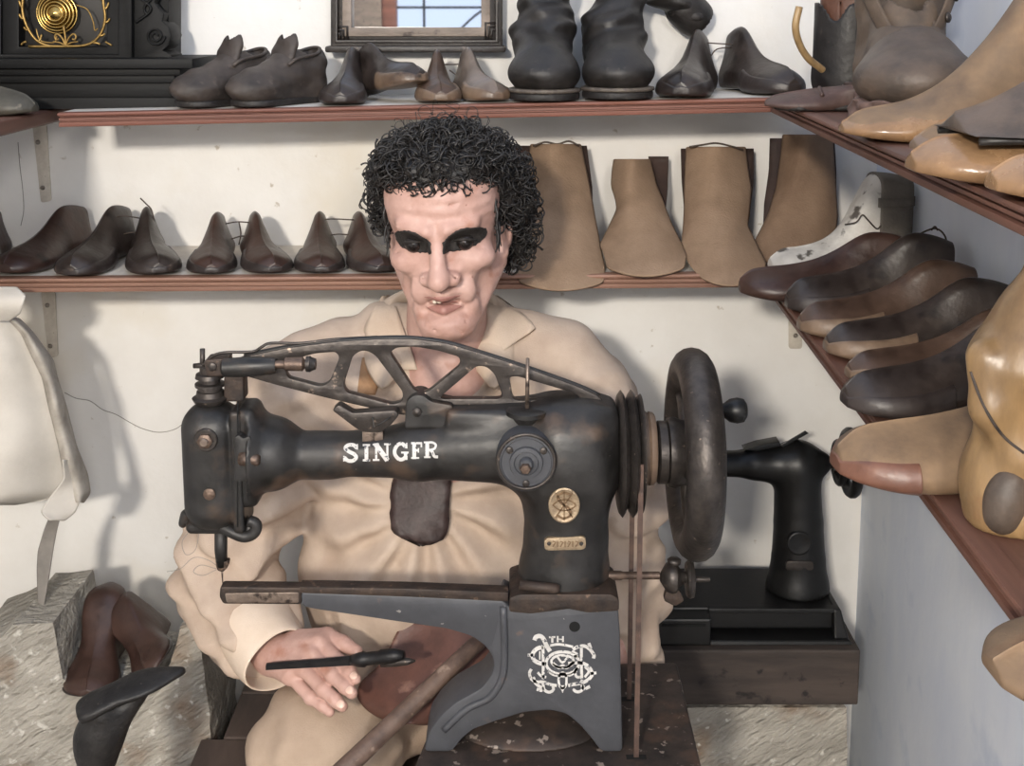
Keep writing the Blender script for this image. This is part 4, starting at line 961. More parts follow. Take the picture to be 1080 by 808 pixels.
LET = {
 'S': [('s', [(.86, .24), (.66, .07), (.35, .08), (.18, .25), (.40, .43), (.68, .57), (.82, .76), (.62, .94), (.32, .93), (.12, .76)], .21), ('l', [(.88, .02), (.88, .32)], .08), ('l', [(.10, .68), (.10, .98)], .08)],
 'I': [('l', [(.5, 0), (.5, 1)], .42), ('l', [(.08, .06), (.92, .06)], .12), ('l', [(.08, .94), (.92, .94)], .12)],
 'N': [('l', [(.2, 0), (.2, 1)], .11), ('l', [(.16, .02), (.82, .98)], .27), ('l', [(.82, 0), (.82, 1)], .11), ('l', [(0, .05), (.36, .05)], .10), ('l', [(.64, .05), (1, .05)], .10), ('l', [(.02, .95), (.38, .95)], .10)],
 'G': [('s', [(.84, .28), (.62, .06), (.36, .10), (.15, .38), (.16, .68), (.38, .93), (.62, .95), (.82, .80)], .22), ('l', [(.54, .56), (1, .56)], .1), ('l', [(.82, .56), (.82, .98)], .22), ('l', [(.88, .0), (.88, .32)], .08)],
 'E': [('l', [(.3, 0), (.3, 1)], .30), ('l', [(.05, .06), (.92, .06)], .12), ('l', [(.3, .49), (.66, .49)], .12), ('l', [(.05, .94), (.70, .94)], .09), ('l', [(.88, .03), (.88, .30)], .12), ('l', [(.64, .36), (.64, .62)], .10)],
 'R': [('l', [(.24, 0), (.24, 1)], .26), ('s', [(.2, .07), (.6, .06), (.84, .2), (.76, .42), (.5, .51), (.25, .51)], .15), ('s', [(.46, .52), (.62, .66), (.74, .90), (1.0, .93)], .19), ('l', [(0, .05), (.3, .05)], .10), ('l', [(.02, .95), (.48, .95)], .10)]}
mb = MB()
for ch, u0, u1, v0, v1 in (('S', 361, 379, 468, 487), ('I', 382, 391, 468.3, 486.5), ('N', 393, 412, 467.6, 486), ('G', 414, 431, 467, 485.3), ('E', 433, 446, 466.3, 484), ('R', 447, 462, 465.6, 483)):
    for kind, pts, w in LET[ch]:
        q = np.array([(u0+(u1-u0)*x, v0+(v1-v0)*y) for x, y in pts]); q = sp2(q, 4) if kind == 's' else dens(q, 4)
        vert = abs(q[-1][0]-q[0][0]) < abs(q[-1][1]-q[0][1])
        decal(mb, q, w*(u1-u0) if (vert or kind == 's') else w*(v1-v0), arm_c)
build(mb, 'lettering', M['decal'], apil, smooth=False)
# flange boss and its rings
Yb = min(surf(arm_c, 555+32*math.cos(a), 487+32*math.sin(a))[1] for a in np.linspace(0, 6, 13)); Yb = min(Yb, surf(arm_c, 555, 487)[1])-.0022
def disc(name, u, v, Y, prof, m, n=40, par=tm):
    c = W(u, v, Y); kk = mpp(v, Y)
    return mesh_obj(name, *lathe(c, (0, -1, 0), [(r*kk, h*kk) for r, h in prof], n), m, par, auto=40)
boss = disc('round_boss', 555, 487, Yb, [(32, -30), (32, 2), (30, 4), (27, 4), (26, 2.4), (18, 2.6), (17, 6), (13, 6.4), (12, 4.8), (7.5, 5), (7.2, 10), (5.6, 12), (.01, 12)], M['irongrey'])
cb = W(555, 487, Yb-3.2*k); mesh_obj('boss_ring', *tube([cb+np.array([28.5*k*math.cos(a), 0, 28.5*k*math.sin(a)]) for a in np.linspace(0, 2*PI, 49)], 2.0*k, 8, False), M['steel'], boss)
disc('boss_bolt', 554, 490, Yb, [(6.6, 4), (6.4, 13), (5, 15.5), (.01, 16)], M['copper'], 6, boss)
for a in (.6, 2.5, 4.7): disc('boss_screw', 555+22*math.cos(a), 487-22*math.sin(a), Yb, [(4, 1), (3.8, 4), (2.5, 4.8), (.01, 4.8)], M['steel'], 14, boss)
# badges
Yg = min(surf(arm_c, 595+17*math.cos(a), 533+20*math.sin(a))[1] for a in np.linspace(0, 6.28, 9)); Yg = min(Yg, surf(arm_c, 595, 533)[1]); c = W(595, 533, Yg)
o = disc('oval_badge', 595, 533, Yg, [(16.5, -5), (16.5, 1), (15.2, 1.8), (14.2, 1.0), (.01, 1.3)], M['brass'])
for q in o.data.vertices: q.co.z = (q.co.z-(c[2]-tm['_o'][2]))*1.18+(c[2]-tm['_o'][2])
mb = MB(); pl = lambda P: P[:, 1]*-1+Yg-1.6*k
fn = lambda P: (Yg-1.4*k)-P[:, 1]
for q, w in (([(602, 522), (594, 520), (588, 525), (592, 531), (600, 536), (602, 543), (595, 547), (588, 544)], 2.2), ([(586, 520), (604, 546)], 1.3), ([(604, 520), (586, 546)], 1.3), ([(595, 517), (595, 549)], 1.1), ([(583, 533), (590, 528), (600, 528), (607, 533), (600, 538), (590, 538), (583, 533)], 1.2)):
    mb.add(*ribbon(sp2(q, 4), w, Yg-1.9*k, .0016))
build(mb, 'badge_relief', M['brassm'], o, smooth=False)
c = W(596, 574, min(surf(arm_c, u_, 574)[1] for u_ in (576, 596, 616)))
nplate = mesh_obj('number_plate', *ext(rounded([(574, 568), (618, 566), (618, 580), (574, 581)], 5), c[1]-.001, .006, bev=.0006), M['brass'], tm, auto=35)
mb = MB()
for i in range(7): mb.add(*ribbon([(584+i*4, 571), (584+i*4, 577)] if i % 2 else [(583+i*4, 571), (586+i*4, 572), (583+i*4, 577)], 1.2, c[1]-.0014, .001))
build(mb, 'number_marks', M['brassm'], nplate, smooth=False)
for u in (579, 613): disc('plate_rivet', u, 573.5, c[1]-.001, [(2.2, 0), (1.8, 1.2), (.01, 1.6)], M['steel'], 12, nplate)

# left head
hd = U(5*k, rbox(A_(226, 490), (31.5*k, 31*k, 70*k*.98), 27*k), cap(A_(196, 543), A_(193, 552), 6*k, 5*k), cap(A_(232, 553), A_(254, 562), 6*k, 6*k))
hd = U(3*k, hd, cap(A_(203, 556, -8), A_(250, 556, -8), 7*k), cap(A_(254, 562, -6), A_(265, 560, -10), 6*k, 8*k), cap(A_(265, 560, -10), A_(266, 550, -10), 7.5*k, 5.5*k))
hd = U(2*k, hd, rbox(A_(255, 490), (6*k, 26*k, 66*k), 3*k))
v, f = nets(hd, A_(178, 590)-np.array([0, .06, 0]), A_(285, 410)+np.array([0, .06, 0]), .0024); nhead = mesh_obj('needle_head', v, f, M['iron'], tm)
mesh_obj('thread_hook', *tube(spline([A_(234, 555, -14), A_(246, 562, -18), A_(258, 566, -18), A_(268, 562, -18), A_(270, 553, -18), A_(262, 549, -18)], 5), 6.2*k, 12), M['iron'], nhead)
mesh_obj('face_seam', *ribbon([(250.5, 424), (250.5, 556)], 1.4, surf(hd, 250, 490)[1]-.0003, .002), M['hole'], nhead)
Yh_ = surf(hd, 218, 465)[1]
disc('washer', 217, 464, Yh_, [(12.6, -6), (12.6, 1), (11.5, 2.2), (8, 2.2)], M['steel'], 40, nhead)
disc('nut', 217, 464, Yh_, [(8.4, 1), (8.4, 6), (6, 7.5), (.01, 7.5)], M['copper'], 6, nhead)
disc('bolt_end', 217, 464, Yh_, [(4.6, 6), (4.6, 9.5), (3.6, 10.4), (.01, 10.4)], M['bare'], 20, nhead)
disc('face_screw', 221, 521, surf(hd, 221, 521)[1], [(6.6, -3), (6.4, 1.6), (4.8, 2.6), (.01, 2.6)], M['copper'], 20, nhead)
mesh_obj('clamp_plate', *ext(rounded([(247, 461), (252, 459), (256, 463), (263, 460), (267, 470), (263, 478), (266, 500), (258, 508), (247, 508)], 2), Ya-39*k, .014, bev=.0012), M['iron'], tm, auto=35)
mesh_obj('clamp_bolt', *lathe(A_(262, 484, -38), (1, -.35, 0), [(8*k, -8*k), (8*k, 2*k), (6*k, 3*k), (6*k, 11*k), (4.5*k, 13*k), (.0001, 13*k)], 12), M['copper'], tm)
# needle bar stack on top
zc_ = lambda v: W(222, v, Ya)[2]
pr = [(9, 428), (17, 423), (19, 419), (15, 417), (14, 412), (12.5, 411), (12.5, 408), (15.5, 407), (15.5, 404), (11, 403), (11, 399), (15, 398), (14, 394), (10, 393), (10, 386), (6, 384)]
c = A_(222, 420); mesh_obj('spring_collar', *lathe((c[0], Ya, 0), (0, 0, 1), [(r*k, zc_(v)) for r, v in pr], 24), M['steel'], tm, auto=35)
mesh_obj('needle_bar', *tube([A_(213.5, 392), A_(213.5, 368)], 2.8*k, 12), M['steel'], tm)
mesh_obj('tension_pin', *tube([A_(204, 386), A_(222, 385)], [2.6*k, 3.4*k], 10), M['steel'], tm)
lblk = mesh_obj('lever_block', *ext(rounded([(215, 380), (240, 378), (240, 397), (217, 397)], 3), Ya-12*k, 24*k, bev=.0012), M['rust'], tm, auto=35)
disc('block_screw', 224, 387, Ya-12*k, [(5, -1), (4.6, 1.6), (3, 2.4), (.01, 2.4)], M['steel'], 14, lblk)
mesh_obj('rear_block', *ext(rounded([(236, 397), (256, 396), (257, 424), (236, 424)], 3), Ya-4*k, 24*k, bev=.0015), M['rust'], tm, auto=35)
ux = W(500, 400, Ya)[0]-W(499, 400, Ya)[0]
def lx(name, u0, v, w, prof, m, n=24, slope=0.0):
    return mesh_obj(name, *lathe(A_(u0, v, w), (1, 0, slope), [(r*k, (u-u0)*k) for u, r in prof], n), m, tm, auto=40)
lx('lever_barrel', 234, 388, -14, [(234, 7), (236, 9.5), (262, 10.5), (286, 8.5), (290, 7)], M['iron'], slope=.05)
lx('adjusting_stem', 288, 384.5, -15, [(288, 4.2), (301, 4.2)], M['copper'])
lx('adjusting_sleeve', 300, 384, -15, [(300, 5), (301, 7), (319, 7.4), (320, 5.5), (323, 3.5)], M['copper'])
lx('adjusting_nut', 322, 384, -15, [(322, 4), (323, 8), (327, 8.4), (329, 7), (333, 5.5), (333.5, 1)], M['steel'])
mesh_obj('spring_wire', *tube(spline([A_(214, 386, -6), A_(222, 377, -6), A_(236, 372, -6), A_(266, 371, -4), A_(276, 366, -4), A_(286, 362, -3), A_(318, 362, -2), A_(352, 358, 0), A_(398, 355.5, 2)], 5), 1.6*k, 8), M['steel'], tm)
# lattice lever
outl = [(240, 385), (258, 376.5), (300, 367.5), (350, 361), (400, 357.5), (436, 357.5), (470, 362), (505, 372), (560, 390), (610, 408), (632, 418), (638, 427), (455, 428), (444, 436), (428, 439), (400, 433), (340, 419), (290, 406), (255, 396)]
holes = [[(301, 392), (308, 380), (332, 373), (354, 371.5), (358, 377), (347, 404), (338, 408), (304, 399)], [(372, 375), (383, 369), (395, 374), (425, 414), (424, 424), (414, 427), (365, 414), (362, 406)],
         [(411, 372), (418, 367), (437, 366), (462, 370), (485, 377), (485, 386), (452, 413), (444, 415), (436, 411)], [(503, 386), (513, 387), (522, 395), (531, 421), (462, 421)], [(537, 398), (545, 397), (606, 415), (613, 421), (541, 423)]]
lat = mesh_obj('lattice_lever', *ext(rounded(outl, 8), Ya-6*k, 12*k, holes=[rounded(h, 7) for h in holes], bev=.0014), M['steel'], tm, auto=35)
mesh_obj('lever_rim', *tube(spline([A_(u, v-.5, 0) for u, v in outl[1:11]], 5), [1]*0 or 3.0*k, 8), M['iron'], lat)
lug = mesh_obj('hinge_lug', *ext(rounded([(427, 446), (428, 424), (436, 417), (446, 417), (455, 424), (478, 428), (478, 452), (427, 452)], 4), Ya-17*k, 34*k, bev=.0015), M['iron'], tm, auto=35)
disc('hinge_pin', 440, 434.5, Ya-17*k, [(5.4, -1), (5, 2), (3, 3.5), (.01, 4)], M['steel'], 18, lug)
plev = mesh_obj('presser_lever', *ext(rounded([(350, 433), (357, 427), (372, 436), (402, 434), (417, 433), (421, 438), (413, 448), (401, 457), (381, 456), (371, 449)], 3), Ya-22*k, 16*k, bev=.0015), M['steel'], tm, auto=35)
mesh_obj('lever_marks', *ribbon([(393, 440), (394, 451), (400, 448), (412, 440)], 1.4, Ya-22.8*k, .002), M['iron'], plev)
mesh_obj('lever_foot', *ext([(382, 455), (404, 455), (404, 466), (382, 466)], Ya-18*k, 14*k, bev=.001), M['bare'], plev, auto=35)
# spool pin
c = A_(556, 433, -22); mesh_obj('spool_base', *lathe(c, (0, 0, 1), [(14*k, -12*k), (17*k, -5*k), (22*k, -3.5*k), (22*k, 1*k), (20*k, 2*k), (4*k, 2.5*k)], 28), M['iron'], tm, auto=40)
mesh_obj('spool_pin', *tube([A_(556, 434, -22), A_(556.5, 378, -22)], [2.4*k, 1.9*k], 10), M['bare'], tm)
# pulley, shaft, flywheel
lx('belt_pulley', 651, 478, 0, [(651, 30), (651, 58), (652, 62), (655, 66), (658, 62), (660, 55), (663, 62), (666, 66.5), (669, 63), (671, 54), (673, 60), (676, 62), (677, 50), (677, 20)], M['steel'], 56)
lx('wooden_collar', 676, 473, 0, [(676, 20), (677, 38), (681, 39), (683, 37), (684, 38.5), (688, 38), (690, 36), (690, 12)], M['treeold'], 40)
lx('main_shaft', 640, 476, 0, [(640, 13), (745, 13)], M['bare'], 24)
lx('wheel_hub', 689, 477, 0, [(692, 14), (692, 30), (694, 33), (702, 33), (703, 31), (704, 36), (712, 37), (716, 35), (740, 30), (748, 22), (748, 10)], M['steel'], 40)
C0 = A_(731, 478); wb_ = MB(); th = np.linspace(0, 2*PI, 97)[:-1]
rings = []
for a in th:
    d = np.array([0, math.sin(a), math.cos(a)]); ring = []
    for b in np.linspace(0, 2*PI, 17)[:-1]:
        ring.append(C0+d*(91*k+20*k*math.cos(b)*(1 if math.cos(b) > 0 else .85))+np.array([20*k*math.sin(b), 0, 0]))
    rings.append(ring)
v, f = loft(rings+[rings[0]], cap=False); fly = mesh_obj('flywheel_rim', v, f, M['steel'], tm)
for i in range(5):
    a = .5+i*2*PI/5; pts = []
    for r in np.linspace(24, 80, 9):
        aa = a+.5*(r-24)/56; pts.append(C0+np.array([-4*k, r*k*math.sin(aa), r*k*math.cos(aa)]))
    mesh_obj('spoke', *tube(pts, np.linspace(10, 7, 9)*k, 10), M['steel'], fly)
lx('crank_handle', 752, 433, 34, [(748, 5), (753, 7.5), (757, 7), (764, 8), (770, 12.5), (778, 14), (785, 12.5), (788, 8), (789, .2)], M['black'], 24)
# belts
for nm, u, w, vb in (('drive_belt', 676.3, -60, 788), ('drive_belt', 667.5, 50, 735)):
    a, b = A_(u, 490, w), np.array([A_(u, 490, w)[0], Ya+w*k, ztab])
    mesh_obj(nm, *box((a[0]-2.6*k, a[1]-1.2*k, b[2]), (a[0]+2.6*k, a[1]+1.2*k, a[2])), M['belt'], tm, smooth=False)
# bobbin winder
lx('winder_rod', 640, 607, -10, [(640, 5), (655, 5), (657, 4), (696, 4.2)], M['copper'])
lx('winder_body', 696, 609, -10, [(696, 4), (699, 9), (703, 15), (708, 17), (713, 16), (717, 10), (722, 6), (724, 6)], M['steel'], 28)
lx('winder_disc', 722, 611, -10, [(723, 6), (724, 18), (727, 20), (731, 19), (732, 8), (734, 3), (749, 2.4)], M['steel'], 32)
c = A_(711, 598, -10); mesh_obj('winder_knob', *lathe(c, (0, 0, 1), [(3*k, -4*k), (3*k, 2*k), (7*k, 4*k), (7.5*k, 8*k), (5*k, 10*k), (.0001, 10.5*k)], 16), M['steel'], tm)
mesh_obj('winder_arm', *ext(rounded([(703, 622), (716, 622), (722, 634), (712, 640), (700, 634)], 3), Ya-14*k, 10*k, bev=.001), M['rust'], tm, auto=35)
# base casting and bed arm
ol = [(317, 624), (420, 628), (530, 633), (538, 640), (540, 700), (519, 711), (521, 698), (514, 684), (498, 672), (472, 664), (420, 656.5), (330, 643), (318, 640)]
mesh_obj('bed_arm', *ext(rounded(ol, 5), Yf+.0012, .026, bev=.003), M['irongrey'], tm, auto=35)
ol = [(530, 636), (538, 641), (652, 641), (654, 669), (657, 793.5), (634, 793.5), (625, 781), (613, 767), (598, 754), (580, 749.5), (553, 752), (524, 761), (499, 770), (486, 781), (477, 793.5), (447, 793.5), (452, 773), (464, 756), (479, 742), (508, 726), (519, 711), (521, 698), (517, 687), (524, 660)]
bcast = mesh_obj('base_casting', *ext(rounded(ol, 5), Yf, .062, bev=.003), M['irongrey'], tm, auto=35)
mesh_obj('base_rib', *tube(spline([W(531, 640, Yf), W(532, 690, Yf), W(529, 716, Yf), W(516, 736, Yf), W(492, 748, Yf), W(468, 770, Yf)], 6), 4*k, 10), M['irongrey'], bcast)
mesh_obj('top_block', *ext(rounded([(537, 631), (548, 627), (645, 627), (653, 632), (653, 645), (620, 647), (600, 643), (560, 648), (537, 646)], 3), Yf-.002, .075, bev=.002), M['rust'], tm, auto=35)
mesh_obj('bed_plate', *ext([(316, 619), (430, 621), (536, 625), (536, 635), (430, 630), (316, 626)], Yf+.001, .018, bev=.0015), M['rust'], tm, auto=35)
mesh_obj('bed_tip', *ext(rounded([(232, 619), (318, 620), (318, 638), (235, 637.5), (231, 630)], 3), Yf+.001, .016, bev=.002), M['rust'], tm, auto=35)
mesh_obj('bed_tip_edge', *ext(rounded([(237, 626), (315, 625), (315, 636), (239, 636)], 2), Yf+.0002, .01, bev=.0005), M['bare'], tm, auto=35)
mesh_obj('bed_latch', *tube([W(548, 617, Yf-.004), W(586, 621, Yf-.004), W(590, 621.5, Yf-.004)], [.0052, .0058, .004], 14), M['rust'], tm)
disc('oil_hole', 606, 661, Yf, [(5.8, -1), (5.8, .4), (.01, .35)], M['hole'], 24, bcast)
mesh_obj('needle_holder', *tube([A_(233, 556), A_(233, 580), A_(234, 597)], [7*k, 7*k, 6*k], 12), M['iron'], tm)
mesh_obj('needle_clamp', *ext(rounded([(227, 594), (241, 592), (240, 599), (235, 604), (229, 602)], 2), Ya-5*k, 10*k, bev=.0008), M['rust'], tm, auto=35)
mesh_obj('needle', *tube([A_(234, 600), A_(235, 616)], [1.3*k, .5*k], 8), M['bare'], tm)
# silver monogram on the base
def mono(x, y): return (530+x/8.077, 650+y/8.077)
mg = MB()
def stroke(pts, w, sm=True):
    q = [mono(*p) for p in pts]; q = sp2(q, 4) if sm else dens(q, 3); mg.add(*ribbon(q, np.asarray(w)/8.077 if np.isscalar(w) else np.asarray(w)/8.077, Yf-.0004, .0012))
def oval(cx, cy, rx, ry, w): stroke([(cx+rx*math.cos(a), cy+ry*math.sin(a)) for a in np.linspace(0, 2*PI, 25)], w)
stroke([(272, 205), (285, 178), (320, 170), (350, 195), (372, 245), (405, 300)], 36)
stroke([(396, 180), (450, 178)], 14, False); stroke([(424, 178), (424, 226)], 18, False); stroke([(470, 170), (470, 222)], 15, False); stroke([(515, 172), (515, 220)], 15, False); stroke([(470, 198), (515, 198)], 10, False)
stroke([(405, 250), (470, 240), (540, 248), (600, 262)], 20)
stroke([(215, 332), (262, 332)], 26, False)
stroke([(345, 262), (290, 280), (255, 325), (270, 375), (320, 402), (372, 408)], 34)
stroke([(345, 255), (347, 400), (345, 540)], 24); stroke([(318, 300), (318, 370)], 12, False)
oval(512, 400, 140, 96, 24); oval(512, 385, 95, 52, 20); stroke([(430, 400), (480, 440), (512, 420), (545, 440), (600, 395)], 24); stroke([(470, 350), (510, 395), (555, 350)], 18)
stroke([(590, 300), (640, 330), (600, 350)], 22)
stroke([(672, 262), (672, 420), (676, 560)], 24); stroke([(600, 285), (640, 262), (700, 255), (745, 285), (778, 330), (775, 360)], 28); stroke([(735, 230), (752, 275)], 26, False)
stroke([(560, 405), (640, 395), (705, 410), (752, 455), (762, 505), (720, 548), (670, 570), (600, 582), (560, 592)], 28); stroke([(745, 490), (800, 482)], 26, False); stroke([(640, 440), (618, 470), (630, 515), (660, 520)], 22)
stroke([(700, 430), (735, 470), (700, 520)], 20)
stroke([(245, 452), (230, 485), (245, 535), (290, 560), (345, 560), (400, 580), (462, 592)], 24); stroke([(262, 520), (285, 575), (340, 615), (330, 632), (292, 622)], 26)
stroke([(345, 570), (355, 625), (395, 648), (432, 630), (430, 598)], 24); stroke([(300, 480), (330, 510), (372, 520)], 20)
stroke([(676, 575), (690, 620), (745, 600)], 26); stroke([(600, 622), (632, 645), (672, 635), (690, 590)], 24)
oval(512, 548, 34, 66, 20); stroke([(512, 480), (512, 500)], 40, False); stroke([(512, 590), (512, 652)], [52, 40, 18, 6], False)
stroke([(390, 470), (440, 500), (512, 510), (580, 500), (630, 465)], 22)
build(mg, 'monogram', M['decal'], bcast, smooth=False)
# loose threads at the needle
mb = MB(); mb.add(*tube(spline([A_(234, 602), A_(222, 592), A_(205, 588), A_(190, 600), A_(176, 603)], 5), .0004, 5)); mb.add(*tube(spline([A_(228, 600), A_(212, 596), A_(204, 603), A_(214, 607), A_(228, 601)], 5), .0004, 5)); mb.add(*tube(spline([A_(200, 560), A_(192, 572), A_(196, 585), A_(206, 580), A_(210, 562)], 5), .0004, 5))
build(mb, 'loose_thread', M['thread'], tm)

# iron table under it
tt = thing('machine_table', 'rust-speckled iron table under the large sewing machine', 'table', np.array([.03, 1.3, 0]))
zt_ = ztab-.0004
c4 = [onZ(434, 815, zt_), onZ(742, 815, zt_), onZ(714, 698, zt_), onZ(480, 702, zt_)]
mesh_obj('table_top', *hexa([p-[0, 0, .022] for p in c4], c4), M['table'], tt, smooth=False, bevel=.004)
hp = W(558, 790, Yf-.01); hump = lambda P: np.maximum(ell((hp[0], Yf+.045, ztab-.006), (.085, .05, .022))(P), zt_+.0004-P[:, 2])
v, f = nets(hump, np.array([hp[0]-.1, Yf-.02, zt_-.005]), np.array([hp[0]+.1, Yf+.12, zt_+.03]), .0025); mesh_obj('raised_plate', v, f, M['table'], tt)
q = onZ(676, 791, zt_); 
for (ux_, y_) in ((A_(676.3, 490, -60)[0], Ya-60*k), (A_(667.5, 490, 50)[0], Ya+50*k)):
    mesh_obj('belt_slot', *box((ux_-.011, y_-.004, zt_-.002), (ux_+.011, y_+.004, zt_+.0006)), M['hole'], tt, smooth=False)
ctr = np.mean(c4, axis=0)
for p in c4:
    d = (ctr-p)*.12; a = p+d
    mesh_obj('leg', *tube([a-[0, 0, .02], [a[0]+d[0], a[1]+d[1], zt_*.5], [p[0], p[1], .012], [p[0], p[1], .0003]], [.02, .014, .018, .03], 12), M['table'], tt)
# ================================================================ the seated cobbler
tp = thing('person', 'seated dummy of a curly haired man in a beige shirt leaning over his work', 'person', np.array([-.06, 1.6, .02]))
C = W
HC = W(471, 238, 1.505)
HR = np.array(Matrix.Rotation(math.radians(-4), 3, 'Z')@Matrix.Rotation(math.radians(7), 3, 'X')@Matrix.Rotation(math.radians(-3.5), 3, 'Y'))
SCL = .97
# head space: x viewer's right, y towards the viewer, z up  ->  world
def h2w(p): q = np.asarray(p, float)*SCL; q = q*np.array([1, -1, 1]); return q@HR.T+HC
def w2h(P): return ((P-HC)@HR)*np.array([1, -1, 1])/SCL
def mir(fn): return lambda P: fn(np.abs(P)*np.array([1, 0, 0])+P*np.array([0, 1, 1]))
K = .02
skull = U(.03, ell((0, -.012, .045), (.073, .092, .070)), ell((0, .022, -.02), (.060, .066, .085)), ell((0, .035, .050), (.062, .048, .050)))
face = U(.018, skull,
    mir(cap((.054, -.005, -.05), (.020, .066, -.108), .020, .017)), ell((0, .078, -.106), (.025, .020, .018)),
    mir(ell((.043, .057, -.024), (.022, .022, .016))))
face = U(.010, face, mir(cap((.012, .090, .020), (.043, .074, .026), .0085, .008)))
face = S(.012, face, mir(ell((.032, .104, .002), (.019, .022, .012))), mir(ell((.052, .062, -.066), (.010, .016, .026))))
face = U(.010, face, cap((0, .086, .012), (0, .108, -.036), .0075, .0115)); face = U(.009, face, mir(ell((.0155, .094, -.040), (.0105, .012, .009))), cap((0, .104, -.036), (0, .110, -.040), .0105, .010))
face = U(.006, face, mir(cap((.020, .078, -.060), (.006, .088, -.060), .006, .0075)), mir(ell((.028, .073, -.060), (.013, .010, .018))), mir(ell((.030, .062, -.086), (.012, .012, .014))))
face = U(.004, face, mir(cap((.018, .077, -.0665), (.0, .0895, -.064), .0042, .006)), mir(cap((.018, .075, -.081), (.0, .085, -.083), .0042, .0068)))
face = S(.003, face, mir(cap((.021, .090, -.075), (0, .100, -.0725), .0022, .0042)))
face = S(.003, face, mir(cap((.019, .100, -.036), (.029, .089, -.055), .0016, .0022)), mir(cap((.029, .089, -.055), (.033, .082, -.080), .0022, .0014)), mir(cap((.033, .082, -.080), (.026, .084, -.100), .0014, .0008)),
    mir(cap((.044, .082, -.040), (.047, .070, -.078), .0016, .0012)), mir(cap((.006, .101, .022), (.003, .100, .036), .0018, .001)), mir(cap((.020, .098, -.012), (.038, .088, -.016), .0016, .001)), mir(cap((.045, .076, -.006), (.056, .062, -.014), .0012, .0008)),
    mir(cap((.0055, .1115, -.047), (.009, .106, -.046), .0028, .0022)),
    mir(cap((.040, .076, -.036), (.041, .066, -.070), .0012, .0009)), cap((.050, .070, -.030), (.046, .055, -.090), .0018, .0012), cap((-.012, .094, -.094), (.012, .095, -.092), .0016, .0010), cap((-.020, .086, -.100), (-.008, .097, -.108), .0009, .0007), cap((.010, .097, -.100), (.020, .088, -.112), .0009, .0007), mir(cap((.022, .090, -.018), (.034, .080, -.034), .0010, .0006)), mir(cap((.048, .078, .004), (.058, .062, -.002), .0011, .0006)), cap((-.030, .084, .050), (.028, .085, .052), .0010, .0007), cap((-.034, .080, .062), (.030, .082, .063), .0010, .0006))
ears = mir(U(.006, S(.004, ell((.071, -.012, -.012), (.010, .019, .031), rot(0, 0, .35)), ell((.080, -.004, -.006), (.007, .010, .018))), ell((.069, .0, -.038), (.008, .009, .011))))
face = U(.004, face, ears)
wrk = lambda P: face(P)+np.where((P[:, 2] > .030) & (P[:, 1] > .05), .0005*np.sin(P[:, 2]*380+1.2*np.sin(P[:, 0]*60)), 0)+.0003*np.sin(P[:, 0]*230+P[:, 2]*140)*np.sin(P[:, 2]*310-P[:, 0]*150)
headw = lambda P: wrk(w2h(P))*SCL
neck = U(.02, cap(HC+[-.0, .028, -.06], C(470, 395, 1.575), .050, .056), cap(C(472, 400, 1.55), C(472, 470, 1.565), .06, .08))
nk = lambda P: neck(P)+.0014*np.sin(P[:, 0]*120)*np.clip((P[:, 2]-C(470, 420, 1.5)[2])/.05, 0, 1)
# body under the clothes
torso = U(.05, ell(C(468, 480, 1.59), (.165, .085, .20)), ell(C(465, 620, 1.56), (.155, .10, .15)), ell(C(462, 700, 1.58), (.165, .11, .10)))
SHL, ELL, WRL = C(308, 415, 1.57), C(240, 605, 1.53), C(288, 690, 1.425)
SHR, ELR, WRR = C(622, 425, 1.57), C(652, 625, 1.54), C(640, 705, 1.46)
HIPL, KNL = C(395, 715, 1.56), C(338, 800, 1.40)
HIPR, KNR = C(545, 735, 1.57), C(592, 865, 1.45)
FTL, FTR = np.array([KNL[0]-.02, 1.36, .09]), np.array([KNR[0]+.01, 1.38, .09])
arms = U(.02, chain([SHL, ELL, WRL], [.048, .038, .027]), chain([SHR, ELR, WRR], [.048, .038, .027]))
legs = U(.03, chain([HIPL, KNL, FTL], [.07, .052, .036]), chain([HIPR, KNR, FTR], [.07, .052, .036]), cap(FTL-[0, -.01, .05], FTL+[-.02, -.13, -.058], .036, .028), cap(FTR-[0, -.01, .05], FTR+[.02, -.13, -.058], .036, .028))
# hand
H = lambda u, v, Y: C(u, v, Y)
fing = [([(338, 678, 1.392), (358, 699, 1.362), (369, 709, 1.343), (375, 716, 1.332)], .0085), ([(330, 690, 1.380), (352, 713, 1.348), (364, 724, 1.332), (371, 731, 1.322)], .0088),
        ([(318, 702, 1.374), (341, 727, 1.344), (353, 738, 1.330), (361, 745, 1.322)], .0084), ([(306, 712, 1.376), (328, 736, 1.350), (340, 744, 1.338), (348, 751, 1.331)], .0074)]
fs_ = []
for pts, r in fing:
    p = [H(*q) for q in pts]
    fs_.append(U(.003, cap(p[0], p[1], r*1.12, r*1.04), ell(p[1], (r*1.08,)*3), cap(p[1], p[2], r*1.0, r*.94), cap(p[2], p[3], r*.95, r*.78)))
palm = U(.012, *[cap(WRL, H(*fing[i][0][0]), .021, .0125) for i in range(4)])
thumb = U(.004, cap(H(312, 676, 1.42), H(345, 672, 1.405), .014, .0115), cap(H(345, 672, 1.405), H(362, 679, 1.39), .0112, .0095), cap(H(362, 679, 1.39), H(376, 687, 1.378), .0095, .0075))
tend = [cap(WRL+(H(*fing[i][0][0])-WRL)*.35+[0, -.012, .012], H(*fing[i][0][0])+[0, -.008, .007], .0025, .004) for i in range(4)]
hand = lambda P: np.min([f(P) for f in fs_], axis=0)
def hnd(P):
    d = U(.006, palm, thumb, *tend)(P)
    return smin(d, hand(P), .004)
body = U(.02, torso, arms, legs, nk)
skin = U(.012, body, headw)
allskin = lambda P: smin(skin(P), hnd(P), .006)
